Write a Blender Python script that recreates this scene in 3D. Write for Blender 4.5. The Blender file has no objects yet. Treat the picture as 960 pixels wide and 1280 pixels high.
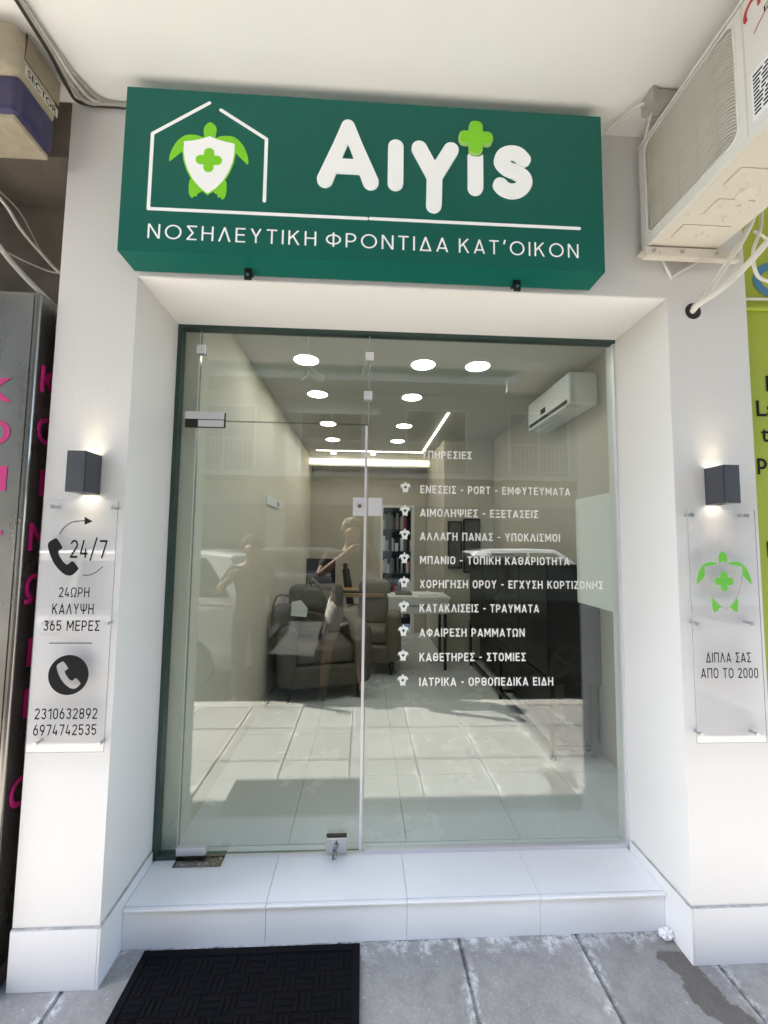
import bpy, bmesh, math, random
import numpy as np
from mathutils import Vector, Matrix

scene = bpy.context.scene
COL = scene.collection
RND = random.Random(7)
rad = math.radians

# ---------------------------------------------------------------- camera, sky, sun, exposure
cam_d = bpy.data.cameras.new("camera")
cam = bpy.data.objects.new("camera", cam_d)
COL.objects.link(cam)
scene.camera = cam
cam_d.sensor_fit = 'VERTICAL'
cam_d.sensor_height = 24.0
cam_d.sensor_width = 18.0
cam_d.lens = 512.44 / 1280 * 24.0
cam_d.clip_start = 0.01
cam_d.clip_end = 500
yaw, pitch, roll = 0.0488, 0.0736, 0.0118
fw = Vector((math.sin(yaw) * math.cos(pitch), math.cos(yaw) * math.cos(pitch), math.sin(pitch)))
r0 = Vector((math.cos(yaw), -math.sin(yaw), 0))
u0 = r0.cross(fw)
r1 = r0 * math.cos(roll) + u0 * math.sin(roll)
u1 = u0 * math.cos(roll) - r0 * math.sin(roll)
cam.matrix_world = Matrix(((r1.x, u1.x, -fw.x, -0.1344), (r1.y, u1.y, -fw.y, -1.5333), (r1.z, u1.z, -fw.z, 1.5), (0, 0, 0, 1)))

SUN_DIR = Vector((1.0, 0.22, -1.12)).normalized()
world = bpy.data.worlds.new("World")
scene.world = world
world.use_nodes = True
wn = world.node_tree
sky = wn.nodes.new('ShaderNodeTexSky')
sky.sky_type = 'NISHITA'
sky.sun_disc = False
sky.sun_elevation = math.asin(-SUN_DIR.z)
sky.sun_rotation = math.atan2(-SUN_DIR.x, -SUN_DIR.y)
wn.links.new(sky.outputs[0], wn.nodes['Background'].inputs[0])
wn.nodes['Background'].inputs[1].default_value = 0.13
sun_d = bpy.data.lights.new("sun", 'SUN')
sun_d.energy = 4.6
sun_d.angle = rad(0.5)
sun_d.color = (1.0, 0.95, 0.87)
sun = bpy.data.objects.new("sun", sun_d)
COL.objects.link(sun)
sun.rotation_euler = SUN_DIR.to_track_quat('-Z', 'Y').to_euler()
sun.location = (-8, -3, 12)
scene.view_settings.view_transform = 'Standard'
scene.view_settings.look = 'None'
scene.view_settings.gamma = 1.0
scene.view_settings.exposure = 3.0
scene.render.engine = 'CYCLES'
scene.cycles.use_denoising = True
scene.cycles.max_bounces = 12
scene.cycles.diffuse_bounces = 6
scene.cycles.glossy_bounces = 5
scene.cycles.transparent_max_bounces = 24
scene.cycles.sample_clamp_indirect = 6.0
scene.cycles.caustics_reflective = False
scene.cycles.caustics_refractive = False

# ---------------------------------------------------------------- materials
def new_mat(name):
    m = bpy.data.materials.new(name)
    m.use_nodes = True
    return m, m.node_tree, m.node_tree.nodes['Principled BSDF']

def N(nt, typ, **kw):
    n = nt.nodes.new(typ)
    for k, v in kw.items():
        setattr(n, k, v)
    return n

def mth(nt, op, a, b=None, c=None):
    n = nt.nodes.new('ShaderNodeMath')
    n.operation = op
    for i, v in enumerate((a, b, c)):
        if v is None:
            continue
        if isinstance(v, (int, float)):
            n.inputs[i].default_value = v
        else:
            nt.links.new(v, n.inputs[i])
    return n.outputs[0]

def ramp(nt, fac, p0, p1, c0=(0, 0, 0, 1), c1=(1, 1, 1, 1)):
    r = nt.nodes.new('ShaderNodeValToRGB')
    r.color_ramp.elements[0].position = p0
    r.color_ramp.elements[1].position = p1
    r.color_ramp.elements[0].color = c0
    r.color_ramp.elements[1].color = c1
    nt.links.new(fac, r.inputs[0])
    return r.outputs[0]

def sstep(nt, x, a, b):
    n = nt.nodes.new('ShaderNodeMapRange')
    n.interpolation_type = 'SMOOTHSTEP'
    n.inputs['From Min'].default_value = a
    n.inputs['From Max'].default_value = b
    nt.links.new(x, n.inputs['Value'])
    return n.outputs[0]

def noise(nt, scale, detail=4, rough=0.55, vec=None, stretch=None):
    n = nt.nodes.new('ShaderNodeTexNoise')
    n.inputs['Scale'].default_value = scale
    n.inputs['Detail'].default_value = detail
    n.inputs['Roughness'].default_value = rough
    if vec is None:
        g = nt.nodes.new('ShaderNodeNewGeometry')
        vec = g.outputs['Position']
    if stretch:
        mp = nt.nodes.new('ShaderNodeMapping')
        mp.inputs['Scale'].default_value = stretch
        nt.links.new(vec, mp.inputs[0])
        vec = mp.outputs[0]
    nt.links.new(vec, n.inputs['Vector'])
    return n.outputs[0]

def mixc(nt, fac, a, b):
    m = nt.nodes.new('ShaderNodeMix')
    m.data_type = 'RGBA'
    for key, v in ((0, fac), (6, a), (7, b)):
        if isinstance(v, (int, float)):
            m.inputs[key].default_value = v
        elif isinstance(v, tuple):
            m.inputs[key].default_value = v if len(v) == 4 else (*v, 1)
        else:
            nt.links.new(v, m.inputs[key])
    return m.outputs[2]

def plain(name, col, rough=0.5, metal=0.0, var=0.0, vscale=6.0, bump=0.0, bscale=40.0, spec=0.5, emit=None, estr=0.0, stretch=None, coat=0.0):
    m, nt, b = new_mat(name)
    b.inputs['Base Color'].default_value = (*col, 1)
    b.inputs['Roughness'].default_value = rough
    b.inputs['Metallic'].default_value = metal
    b.inputs['Specular IOR Level'].default_value = spec
    b.inputs['Coat Weight'].default_value = coat
    if var > 0:
        f = noise(nt, vscale, 5, 0.6, stretch=stretch)
        lo = tuple(max(0, c * (1 - var)) for c in col)
        hi = tuple(min(1, c * (1 + var)) for c in col)
        nt.links.new(ramp(nt, f, 0.3, 0.7, (*lo, 1), (*hi, 1)), b.inputs['Base Color'])
        nt.links.new(ramp(nt, f, 0.2, 0.8, (max(0, rough - .08),) * 3 + (1,), (min(1, rough + .08),) * 3 + (1,)), b.inputs['Roughness'])
    if bump > 0:
        bn = nt.nodes.new('ShaderNodeBump')
        bn.inputs['Strength'].default_value = bump
        bn.inputs['Distance'].default_value = 0.004
        nt.links.new(noise(nt, bscale, 4, 0.6, stretch=stretch), bn.inputs['Height'])
        nt.links.new(bn.outputs[0], b.inputs['Normal'])
    if emit:
        b.inputs['Emission Color'].default_value = (*emit, 1)
        b.inputs['Emission Strength'].default_value = estr
    return m

def dirty(name, col, dirt, amount=0.5, scale=5.0, rough=0.6, lo=0.45, hi=0.75, fine=60.0, bump=0.1, stretch=None, metal=0.0):
    """paint with patches and specks of dirt"""
    m, nt, b = new_mat(name)
    big = ramp(nt, noise(nt, scale, 6, 0.65, stretch=stretch), lo, hi)
    spk = ramp(nt, noise(nt, fine, 3, 0.6), 0.64, 0.74)
    f = mth(nt, 'MINIMUM', mth(nt, 'ADD', mth(nt, 'MULTIPLY', big, amount), mth(nt, 'MULTIPLY', spk, amount * 0.6)), 1.0)
    nt.links.new(mixc(nt, f, col, dirt), b.inputs['Base Color'])
    b.inputs['Roughness'].default_value = rough
    b.inputs['Metallic'].default_value = metal
    bn = nt.nodes.new('ShaderNodeBump')
    bn.inputs['Strength'].default_value = bump
    bn.inputs['Distance'].default_value = 0.003
    nt.links.new(noise(nt, fine, 4, 0.6), bn.inputs['Height'])
    nt.links.new(bn.outputs[0], b.inputs['Normal'])
    return m

def glass_mat(name, tint, boost=1.0, ior_f0=0.043):
    """thin sheet glass: tinted see-through plus a mirror share that grows with the viewing angle"""
    m = bpy.data.materials.new(name)
    m.use_nodes = True
    nt = m.node_tree
    nt.nodes.clear()
    out = nt.nodes.new('ShaderNodeOutputMaterial')
    tr = nt.nodes.new('ShaderNodeBsdfTransparent')
    tr.inputs[0].default_value = (*tint, 1)
    gl = nt.nodes.new('ShaderNodeBsdfGlossy')
    gl.inputs['Roughness'].default_value = 0.0
    gl.inputs[0].default_value = (1, 1, 1, 1)
    g = nt.nodes.new('ShaderNodeNewGeometry')
    dot = nt.nodes.new('ShaderNodeVectorMath')
    dot.operation = 'DOT_PRODUCT'
    nt.links.new(g.outputs['Incoming'], dot.inputs[0])
    nt.links.new(g.outputs['Normal'], dot.inputs[1])
    c = mth(nt, 'ABSOLUTE', dot.outputs['Value'])
    p = mth(nt, 'POWER', mth(nt, 'SUBTRACT', 1.0, c), 5.0)
    f = mth(nt, 'MINIMUM', mth(nt, 'MULTIPLY', mth(nt, 'ADD', mth(nt, 'MULTIPLY', p, 1 - ior_f0), ior_f0), boost), 0.97)
    mx = nt.nodes.new('ShaderNodeMixShader')
    nt.links.new(f, mx.inputs[0])
    nt.links.new(tr.outputs[0], mx.inputs[1])
    nt.links.new(gl.outputs[0], mx.inputs[2])
    nt.links.new(mx.outputs[0], out.inputs[0])
    return m

M = {}
M['wall'] = dirty('white_wall_paint', (0.715, 0.70, 0.685), (0.50, 0.48, 0.45), 0.16, 2.0, 0.55, 0.5, 0.9, 75, 0.32)
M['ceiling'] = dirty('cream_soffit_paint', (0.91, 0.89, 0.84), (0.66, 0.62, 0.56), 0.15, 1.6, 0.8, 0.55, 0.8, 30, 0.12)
M['tile'] = plain('white_glazed_tile', (0.81, 0.82, 0.84), 0.32, var=0.02, vscale=3.0, bump=0.03, bscale=20)
M['skirt_tile'] = dirty('white_skirting_tile', (0.735, 0.73, 0.735), (0.45, 0.43, 0.41), 0.14, 3.0, 0.4, 0.5, 0.9, 60, 0.05)
M['grout'] = plain('grey_grout', (0.42, 0.41, 0.40), 0.9, var=0.3, vscale=30)
M['sign_green'] = plain('sign_green_paint', (0.004, 0.128, 0.096), 0.42, var=0.04, vscale=3, spec=0.22)
M['lime'] = plain('lime_green_vinyl', (0.20, 0.63, 0.003), 0.4, emit=(0.25, 0.75, 0.0), estr=0.012)
M['white_letter'] = plain('white_acrylic_letter', (0.88, 0.88, 0.88), 0.35, emit=(0.95, 1.0, 1.0), estr=0.022)
M['white_vinyl'] = plain('white_vinyl', (0.82, 0.82, 0.80), 0.5)
M['black_vinyl'] = plain('black_vinyl', (0.007, 0.007, 0.008), 0.6, spec=0.15)
M['black'] = plain('black_paint', (0.012, 0.012, 0.013), 0.4, var=0.2, vscale=9)
M['black_gloss'] = plain('black_gloss', (0.006, 0.006, 0.007), 0.3)
M['anthracite'] = plain('anthracite_powder_coat', (0.045, 0.048, 0.058), 0.5, bump=0.1, bscale=400)
M['steel'] = plain('brushed_steel', (0.31, 0.295, 0.27), 0.28, 1.0, var=0.12, vscale=5, stretch=(1, 1, 0.3), bump=0.10, bscale=4)
M['steel_clean'] = plain('satin_steel', (0.62, 0.62, 0.63), 0.28, 1.0, var=0.05)
M['lock_white'] = plain('pale_satin_lock', (0.68, 0.67, 0.70), 0.4, 0.2)
M['frame_green'] = dirty('dark_green_channel', (0.018, 0.045, 0.036), (0.10, 0.11, 0.10), 0.25, 9, 0.4)
M['glass_edge'] = plain('green_glass_edge', (0.10, 0.20, 0.16), 0.15)
M['glass'] = glass_mat('shop_glass', (0.91, 0.955, 0.935), 1.5)
M['acrylic'] = glass_mat('clear_acrylic', (0.995, 0.995, 0.998), 1.0)
M['acrylic_edge'] = plain('acrylic_edge', (0.35, 0.36, 0.38), 0.2)
M['rubber'] = dirty('black_rubber', (0.0025, 0.0025, 0.004), (0.07, 0.066, 0.062), 0.09, 9, 0.75, 0.58, 0.85, 130, 0.2)
M['ac_white'] = dirty('aged_white_casing', (0.70, 0.68, 0.64), (0.42, 0.38, 0.32), 0.28, 4, 0.45, 0.5, 0.85, 45, 0.05)
M['ac_under'] = dirty('cream_underpan', (0.70, 0.65, 0.56), (0.12, 0.08, 0.055), 0.8, 11, 0.55, 0.68, 0.74, 45, 0.25)
M['ac_slat'] = dirty('beige_slat', (0.62, 0.59, 0.52), (0.36, 0.31, 0.24), 0.35, 6, 0.5)
M['ac_dark'] = plain('dusty_dark_coil', (0.045, 0.038, 0.03), 0.9, var=0.3, vscale=25)
M['red'] = plain('red_print', (0.50, 0.02, 0.03), 0.5)
M['paper'] = plain('white_paper', (0.78, 0.78, 0.80), 0.7)
M['cable_white'] = dirty('white_cable', (0.72, 0.69, 0.63), (0.40, 0.36, 0.30), 0.35, 12, 0.5)
M['cable_grey'] = dirty('grey_cable', (0.40, 0.38, 0.34), (0.15, 0.13, 0.11), 0.5, 12, 0.6)
M['box_grey'] = dirty('old_grey_plastic', (0.42, 0.40, 0.35), (0.22, 0.20, 0.17), 0.5, 10, 0.6)
M['ac_beige'] = dirty('old_beige_plastic', (0.42, 0.36, 0.26), (0.17, 0.13, 0.09), 0.6, 7, 0.6, 0.4, 0.75)
M['ac_blue'] = dirty('navy_plastic', (0.030, 0.025, 0.085), (0.12, 0.09, 0.12), 0.4, 14, 0.5)
M['grime'] = dirty('grimy_brown_wall', (0.15, 0.125, 0.10), (0.05, 0.042, 0.036), 0.8, 2.2, 0.85, 0.4, 0.7)
M['magenta'] = plain('magenta_vinyl', (0.52, 0.013, 0.17), 0.45)
M['olive'] = plain('lime_banner', (0.36, 0.43, 0.022), 0.55, var=0.06, vscale=1.5)
M['banner_blue'] = plain('banner_blue', (0.05, 0.20, 0.36), 0.5)
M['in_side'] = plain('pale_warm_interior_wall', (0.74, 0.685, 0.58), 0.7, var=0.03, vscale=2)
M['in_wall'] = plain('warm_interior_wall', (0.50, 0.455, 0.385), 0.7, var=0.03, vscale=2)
M['in_white'] = plain('interior_white', (0.74, 0.73, 0.71), 0.6, var=0.03, vscale=2)
M['in_ceiling'] = plain('interior_ceiling', (0.50, 0.49, 0.46), 0.8)
M['in_floor'] = plain('interior_floor_tile', (0.70, 0.72, 0.735), 0.25, var=0.05, vscale=2.5)
M['lamp'] = plain('lamp_diffuser', (0.9, 0.9, 0.9), 0.5, emit=(1.0, 0.97, 0.90), estr=5.0)
M['led'] = plain('led_strip', (0.9, 0.9, 0.9), 0.5, emit=(1.0, 0.90, 0.72), estr=2.0)
M['led_cove'] = plain('led_cove', (0.9, 0.9, 0.9), 0.5, emit=(1.0, 0.84, 0.62), estr=0.35)
M['lens'] = plain('lamp_lens', (0.9, 0.9, 0.9), 0.4, emit=(1.0, 0.88, 0.66), estr=3.0)
M['fabric_grey'] = plain('grey_upholstery', (0.125, 0.110, 0.093), 0.9, var=0.15, vscale=12, bump=0.3, bscale=250)
M['fabric_beige'] = plain('beige_upholstery', (0.19, 0.165, 0.13), 0.9, var=0.12, vscale=12, bump=0.3, bscale=250)
M['bag_olive'] = plain('olive_canvas', (0.10, 0.085, 0.062), 0.85, var=0.25, vscale=18, bump=0.3, bscale=120)
M['wood'] = plain('oak_top', (0.36, 0.24, 0.12), 0.45, var=0.2, vscale=8, stretch=(0.2, 2, 2))
M['screen'] = plain('dark_screen', (0.006, 0.006, 0.007), 0.1)
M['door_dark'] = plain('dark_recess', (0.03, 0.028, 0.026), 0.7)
M['facade'] = dirty('pale_render', (0.40, 0.38, 0.34), (0.22, 0.21, 0.19), 0.5, 0.6, 0.85, 0.4, 0.8, 4)
M['facade_b'] = dirty('ochre_render', (0.36, 0.31, 0.25), (0.2, 0.17, 0.14), 0.5, 0.6, 0.85, 0.4, 0.8, 4)
M['window'] = plain('dark_window', (0.03, 0.04, 0.045), 0.08, coat=0.2)
M['awning'] = plain('striped_awning', (0.40, 0.36, 0.28), 0.8, var=0.2, vscale=3)
M['car_black'] = plain('black_car_paint', (0.005, 0.005, 0.006), 0.3, spec=0.25)
M['car_white'] = plain('white_car_paint', (0.70, 0.70, 0.69), 0.25, coat=1.0)
M['car_silver'] = plain('silver_car_paint', (0.16, 0.165, 0.17), 0.3, 0.4, coat=1.0)
M['tyre'] = plain('tyre_rubber', (0.015, 0.015, 0.015), 0.85)
M['rim'] = plain('wheel_rim', (0.07, 0.07, 0.07), 0.3, 0.9)
M['taillight'] = plain('red_lens', (0.35, 0.01, 0.01), 0.15)
M['headlight'] = plain('headlight_lens', (0.75, 0.76, 0.76), 0.08, 0.3)
M['skin'] = plain('skin', (0.17, 0.085, 0.054), 0.5, var=0.08, vscale=20)
M['hair'] = plain('dark_hair', (0.035, 0.022, 0.014), 0.6, var=0.4, vscale=60, bump=0.5, bscale=120)
M['hair_grey'] = plain('grey_brown_hair', (0.20, 0.15, 0.10), 0.6, var=0.4, vscale=60, bump=0.5, bscale=120)
M['shirt_dark'] = plain('dark_shirt', (0.028, 0.027, 0.030), 0.9, var=0.2, vscale=20)
M['shorts'] = plain('light_shorts', (0.46, 0.43, 0.38), 0.9, var=0.12, vscale=14)
M['cloth_navy'] = plain('navy_trousers', (0.02, 0.022, 0.035), 0.9, var=0.2, vscale=14)
M['shoe'] = plain('dark_shoe', (0.05, 0.045, 0.04), 0.7)
M['asphalt'] = dirty('asphalt', (0.055, 0.054, 0.052), (0.10, 0.098, 0.094), 0.5, 3, 0.9, 0.4, 0.8, 90, 0.4)
M['kerb'] = dirty('concrete_kerb', (0.40, 0.38, 0.34), (0.20, 0.19, 0.17), 0.5, 4, 0.85, 0.45, 0.8, 60, 0.3)
M['eye'] = plain('dark_eye', (0.02, 0.015, 0.01), 0.2)

M['rubber'].node_tree.nodes['Principled BSDF'].inputs['Specular IOR Level'].default_value = 0.15

def pavement_mat():
    m, nt, b = new_mat('worn_grey_paving')
    g = nt.nodes.new('ShaderNodeNewGeometry')
    sep = nt.nodes.new('ShaderNodeSeparateXYZ')
    nt.links.new(g.outputs['Position'], sep.inputs[0])
    X, Y = sep.outputs[0], sep.outputs[1]
    n1 = noise(nt, 2.2, 6, 0.62)
    n2 = noise(nt, 14, 6, 0.65)
    n3 = noise(nt, 85, 4, 0.6)
    base = mixc(nt, ramp(nt, n1, 0.3, 0.7), (0.255, 0.25, 0.245), (0.375, 0.36, 0.34))
    base = mixc(nt, mth(nt, 'MULTIPLY', ramp(nt, n2, 0.42, 0.72), 0.55), base, (0.19, 0.185, 0.18))
    base = mixc(nt, mth(nt, 'MULTIPLY', ramp(nt, n3, 0.50, 0.75), 0.45), base, (0.50, 0.485, 0.45))
    # distance from the nearest joint across x
    fx = mth(nt, 'FRACT', mth(nt, 'ADD', mth(nt, 'DIVIDE', mth(nt, 'SUBTRACT', X, 0.253), 0.455), 10.5))
    dx = mth(nt, 'MULTIPLY', mth(nt, 'ABSOLUTE', mth(nt, 'SUBTRACT', fx, 0.5)), 0.455)
    wob = mth(nt, 'MULTIPLY', mth(nt, 'SUBTRACT', noise(nt, 9, 6, 0.7), 0.5), 0.16)
    # white mortar smears hugging some joints and the foot of the step
    near = mth(nt, 'SUBTRACT', 1.0, sstep(nt, mth(nt, 'ADD', dx, wob), 0.0, 0.036))
    sel = sstep(nt, noise(nt, 2.6, 3, 0.5), 0.42, 0.50)
    foot = sstep(nt, mth(nt, 'ADD', Y, mth(nt, 'MULTIPLY', wob, 1.6)), 0.055, 0.125)
    brk = sstep(nt, noise(nt, 38, 6, 0.8), 0.40, 0.56)
    sm = mth(nt, 'MAXIMUM', mth(nt, 'MULTIPLY', near, sel), mth(nt, 'MULTIPLY', foot, sstep(nt, n2, 0.40, 0.52)))
    sm = mth(nt, 'MULTIPLY', sm, brk)
    base = mixc(nt, mth(nt, 'MULTIPLY', sm, 0.9), base, (0.74, 0.735, 0.74))
    # brown damp stain beside the right pillar
    wx = mth(nt, 'MULTIPLY', mth(nt, 'SUBTRACT', noise(nt, 6, 6, 0.65), 0.5), 0.22)
    dl = mth(nt, 'ABSOLUTE', mth(nt, 'SUBTRACT', mth(nt, 'ADD', X, wx), mth(nt, 'ADD', 1.02, mth(nt, 'MULTIPLY', Y, -0.30))))
    wd_ = mth(nt, 'ADD', 0.030, mth(nt, 'MULTIPLY', mth(nt, 'SUBTRACT', 0.06, Y), 0.16))
    st = mth(nt, 'SUBTRACT', 1.0, sstep(nt, mth(nt, 'SUBTRACT', dl, wd_), -0.004, 0.004))
    st = mth(nt, 'MULTIPLY', st, mth(nt, 'SUBTRACT', 1.0, sstep(nt, Y, 0.04, 0.06)))
    st = mth(nt, 'MULTIPLY', st, sstep(nt, Y, -0.6, -0.45))
    base = mixc(nt, mth(nt, 'MULTIPLY', st, 0.72), base, (0.085, 0.068, 0.056))
    # scattered white droppings of paint
    vp = nt.nodes.new('ShaderNodeTexVoronoi')
    vp.inputs['Scale'].default_value = 19.0
    nt.links.new(g.outputs['Position'], vp.inputs['Vector'])
    dots = mth(nt, 'SUBTRACT', 1.0, sstep(nt, mth(nt, 'ADD', vp.outputs['Distance'], mth(nt, 'MULTIPLY', n2, 0.12)), 0.10, 0.13))
    base = mixc(nt, mth(nt, 'MULTIPLY', dots, 0.7), base, (0.62, 0.61, 0.60))
    # dark gum spots
    vo = nt.nodes.new('ShaderNodeTexVoronoi')
    vo.inputs['Scale'].default_value = 5.0
    nt.links.new(g.outputs['Position'], vo.inputs['Vector'])
    gum = mth(nt, 'SUBTRACT', 1.0, ramp(nt, mth(nt, 'ADD', vo.outputs['Distance'], mth(nt, 'MULTIPLY', n3, 0.05)), 0.09, 0.12))
    base = mixc(nt, mth(nt, 'MULTIPLY', gum, 0.45), base, (0.09, 0.085, 0.08))
    at = nt.nodes.new('ShaderNodeAttribute')
    at.attribute_name = 'tint'
    mul = nt.nodes.new('ShaderNodeMix')
    mul.data_type = 'RGBA'
    mul.blend_type = 'MULTIPLY'
    mul.inputs[0].default_value = 1.0
    nt.links.new(base, mul.inputs[6])
    nt.links.new(at.outputs['Color'], mul.inputs[7])
    nt.links.new(mul.outputs[2], b.inputs['Base Color'])
    nt.links.new(ramp(nt, n2, 0.3, 0.7, (0.55, 0.55, 0.55, 1), (0.85, 0.85, 0.85, 1)), b.inputs['Roughness'])
    bn = nt.nodes.new('ShaderNodeBump')
    bn.inputs['Strength'].default_value = 0.5
    bn.inputs['Distance'].default_value = 0.004
    nt.links.new(mth(nt, 'ADD', mth(nt, 'MULTIPLY', n3, 0.4), mth(nt, 'ADD', n2, mth(nt, 'MULTIPLY', sm, 0.8))), bn.inputs['Height'])
    nt.links.new(bn.outputs[0], b.inputs['Normal'])
    return m
M['paving'] = pavement_mat()

# ---------------------------------------------------------------- object helpers
def tag(o, label=None, cat=None, group=None, kind=None):
    if label: o['label'] = label
    if cat: o['category'] = cat
    if group: o['group'] = group
    if kind: o['kind'] = kind
    return o

def thing(name, label, cat, loc=(0, 0, 0), rz=0.0, group=None):
    o = bpy.data.objects.new(name, None)
    o.empty_display_size = 0.1
    COL.objects.link(o)
    o.location = loc
    o.rotation_euler = (0, 0, rz)
    return tag(o, label, cat, group)

def put(name, me, mats, parent=None):
    o = bpy.data.objects.new(name, me)
    COL.objects.link(o)
    for m in (mats if isinstance(mats, (list, tuple)) else [mats]):
        me.materials.append(M[m] if isinstance(m, str) else m)
    if parent is not None:
        o.parent = parent
        # world coordinates are used while building: keep them
        o.matrix_parent_inverse = parent_mat(parent).inverted()
    return o

def parent_mat(p):
    m = Matrix.LocRotScale(p.location, p.rotation_euler, p.scale)
    if p.parent is not None:
        m = parent_mat(p.parent) @ p.matrix_parent_inverse @ m
    return m

class MB:
    """collects shapes, links them as ONE mesh object"""
    def __init__(s):
        s.bm = bmesh.new()
    def _merge(s, b2, mi=0):
        for f in b2.faces:
            f.material_index = mi
        me = bpy.data.meshes.new('tmp')
        b2.to_mesh(me)
        b2.free()
        s.bm.from_mesh(me)
        bpy.data.meshes.remove(me)
        return s
    def box(s, x0, x1, y0, y1, z0, z1, bev=0.0, seg=2, mi=0, rot=None, pivot=None):
        b = bmesh.new()
        bmesh.ops.create_cube(b, size=1.0)
        for v in b.verts:
            v.co = Vector(((x0 + x1) / 2 + v.co.x * abs(x1 - x0), (y0 + y1) / 2 + v.co.y * abs(y1 - y0), (z0 + z1) / 2 + v.co.z * abs(z1 - z0)))
        if bev > 0:
            bmesh.ops.bevel(b, geom=b.edges[:], offset=bev, segments=seg, profile=0.5, affect='EDGES')
        if rot is not None:
            p = Vector(pivot) if pivot else Vector(((x0 + x1) / 2, (y0 + y1) / 2, (z0 + z1) / 2))
            bmesh.ops.rotate(b, verts=b.verts, cent=p, matrix=rot)
        return s._merge(b, mi)
    def cyl(s, p0, p1, r0_, r1_=None, n=20, mi=0, caps=True):
        r1_ = r0_ if r1_ is None else r1_
        p0, p1 = Vector(p0), Vector(p1)
        b = bmesh.new()
        bmesh.ops.create_cone(b, cap_ends=caps, segments=n, radius1=r0_, radius2=r1_, depth=(p1 - p0).length)
        q = (p1 - p0).to_track_quat('Z', 'Y').to_matrix().to_4x4()
        q.translation = (p0 + p1) / 2
        b.transform(q)
        return s._merge(b, mi)
    def sphere(s, c, r, mi=0, sc=(1, 1, 1), u=20, v=12):
        b = bmesh.new()
        bmesh.ops.create_uvsphere(b, u_segments=u, v_segments=v, radius=1)
        for w in b.verts:
            w.co = Vector((c[0] + w.co.x * r * sc[0], c[1] + w.co.y * r * sc[1], c[2] + w.co.z * r * sc[2]))
        return s._merge(b, mi)
    def tube(s, pts, r, n=10, mi=0, smooth=6, ridge=0.0, ridges=0):
        P = [Vector(p) for p in pts]
        if smooth > 1 and len(P) > 2:
            P = catmull(P, smooth)
        b = bmesh.new()
        rings = []
        up = Vector((0.13, 0.29, 0.95)).normalized()
        for i, p in enumerate(P):
            d = (P[min(i + 1, len(P) - 1)] - P[max(i - 1, 0)]).normalized()
            a = d.cross(up)
            if a.length < 1e-4:
                a = d.cross(Vector((1, 0, 0)))
            a.normalize()
            c = a.cross(d)
            rr = (r[i * len(r) // len(P)] if isinstance(r, (list, tuple)) else r)
            if ridge and i % 2:
                rr *= 1 + ridge
            rings.append([b.verts.new(p + (a * math.cos(t) + c * math.sin(t)) * rr) for t in [2 * math.pi * k / n for k in range(n)]])
        for q0, q1 in zip(rings, rings[1:]):
            for k in range(n):
                b.faces.new((q0[k], q0[(k + 1) % n], q1[(k + 1) % n], q1[k]))
        b.faces.new(rings[0][::-1])
        b.faces.new(rings[-1])
        return s._merge(b, mi)
    def prism(s, poly, axis, a0, a1, mi=0, bev=0.0):
        """polygon in the two other axes swept along axis"""
        b = bmesh.new()
        def mk(p, a):
            return {'x': (a, p[0], p[1]), 'y': (p[0], a, p[1]), 'z': (p[0], p[1], a)}[axis]
        v0 = [b.verts.new(mk(p, a0)) for p in poly]
        v1 = [b.verts.new(mk(p, a1)) for p in poly]
        b.faces.new(v0)
        b.faces.new(v1[::-1])
        for i in range(len(poly)):
            j = (i + 1) % len(poly)
            b.faces.new((v0[i], v1[i], v1[j], v0[j]))
        bmesh.ops.recalc_face_normals(b, faces=b.faces)
        if bev > 0:
            bmesh.ops.bevel(b, geom=b.edges[:], offset=bev, segments=2, profile=0.5, affect='EDGES')
        return s._merge(b, mi)
    def quad(s, a, b_, c, d, mi=0):
        vs = [s.bm.verts.new(p) for p in (a, b_, c, d)]
        f = s.bm.faces.new(vs)
        f.material_index = mi
        return s
    def build(s, name, mats, parent=None, smooth=True):
        me = bpy.data.meshes.new(name)
        s.bm.normal_update()
        s.bm.to_mesh(me)
        s.bm.free()
        if smooth:
            for p in me.polygons:
                p.use_smooth = True
            me.set_sharp_from_angle(angle=rad(38))
        o = put(name, me, mats, parent)
        if smooth:      # flat faces stay flat beside their rounded edges
            wn_ = o.modifiers.new('weighted_normals', 'WEIGHTED_NORMAL')
            wn_.keep_sharp = True
            wn_.weight = 100
        return o

def catmull(P, k, closed=False):
    out = []
    n = len(P)
    for i in range(n if closed else n - 1):
        p1, p2 = P[i], P[(i + 1) % n]
        p0 = P[(i - 1) % n] if (closed or i > 0) else p1 * 2 - p2
        p3 = P[(i + 2) % n] if (closed or i + 2 < n) else p2 * 2 - p1
        for j in range(k):
            t = j / k
            out.append(0.5 * ((2 * p1) + (p2 - p0) * t + (2 * p0 - 5 * p1 + 4 * p2 - p3) * t * t + (3 * p1 - p0 - 3 * p2 + p3) * t ** 3))
    if not closed:
        out.append(P[-1])
    return out

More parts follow.
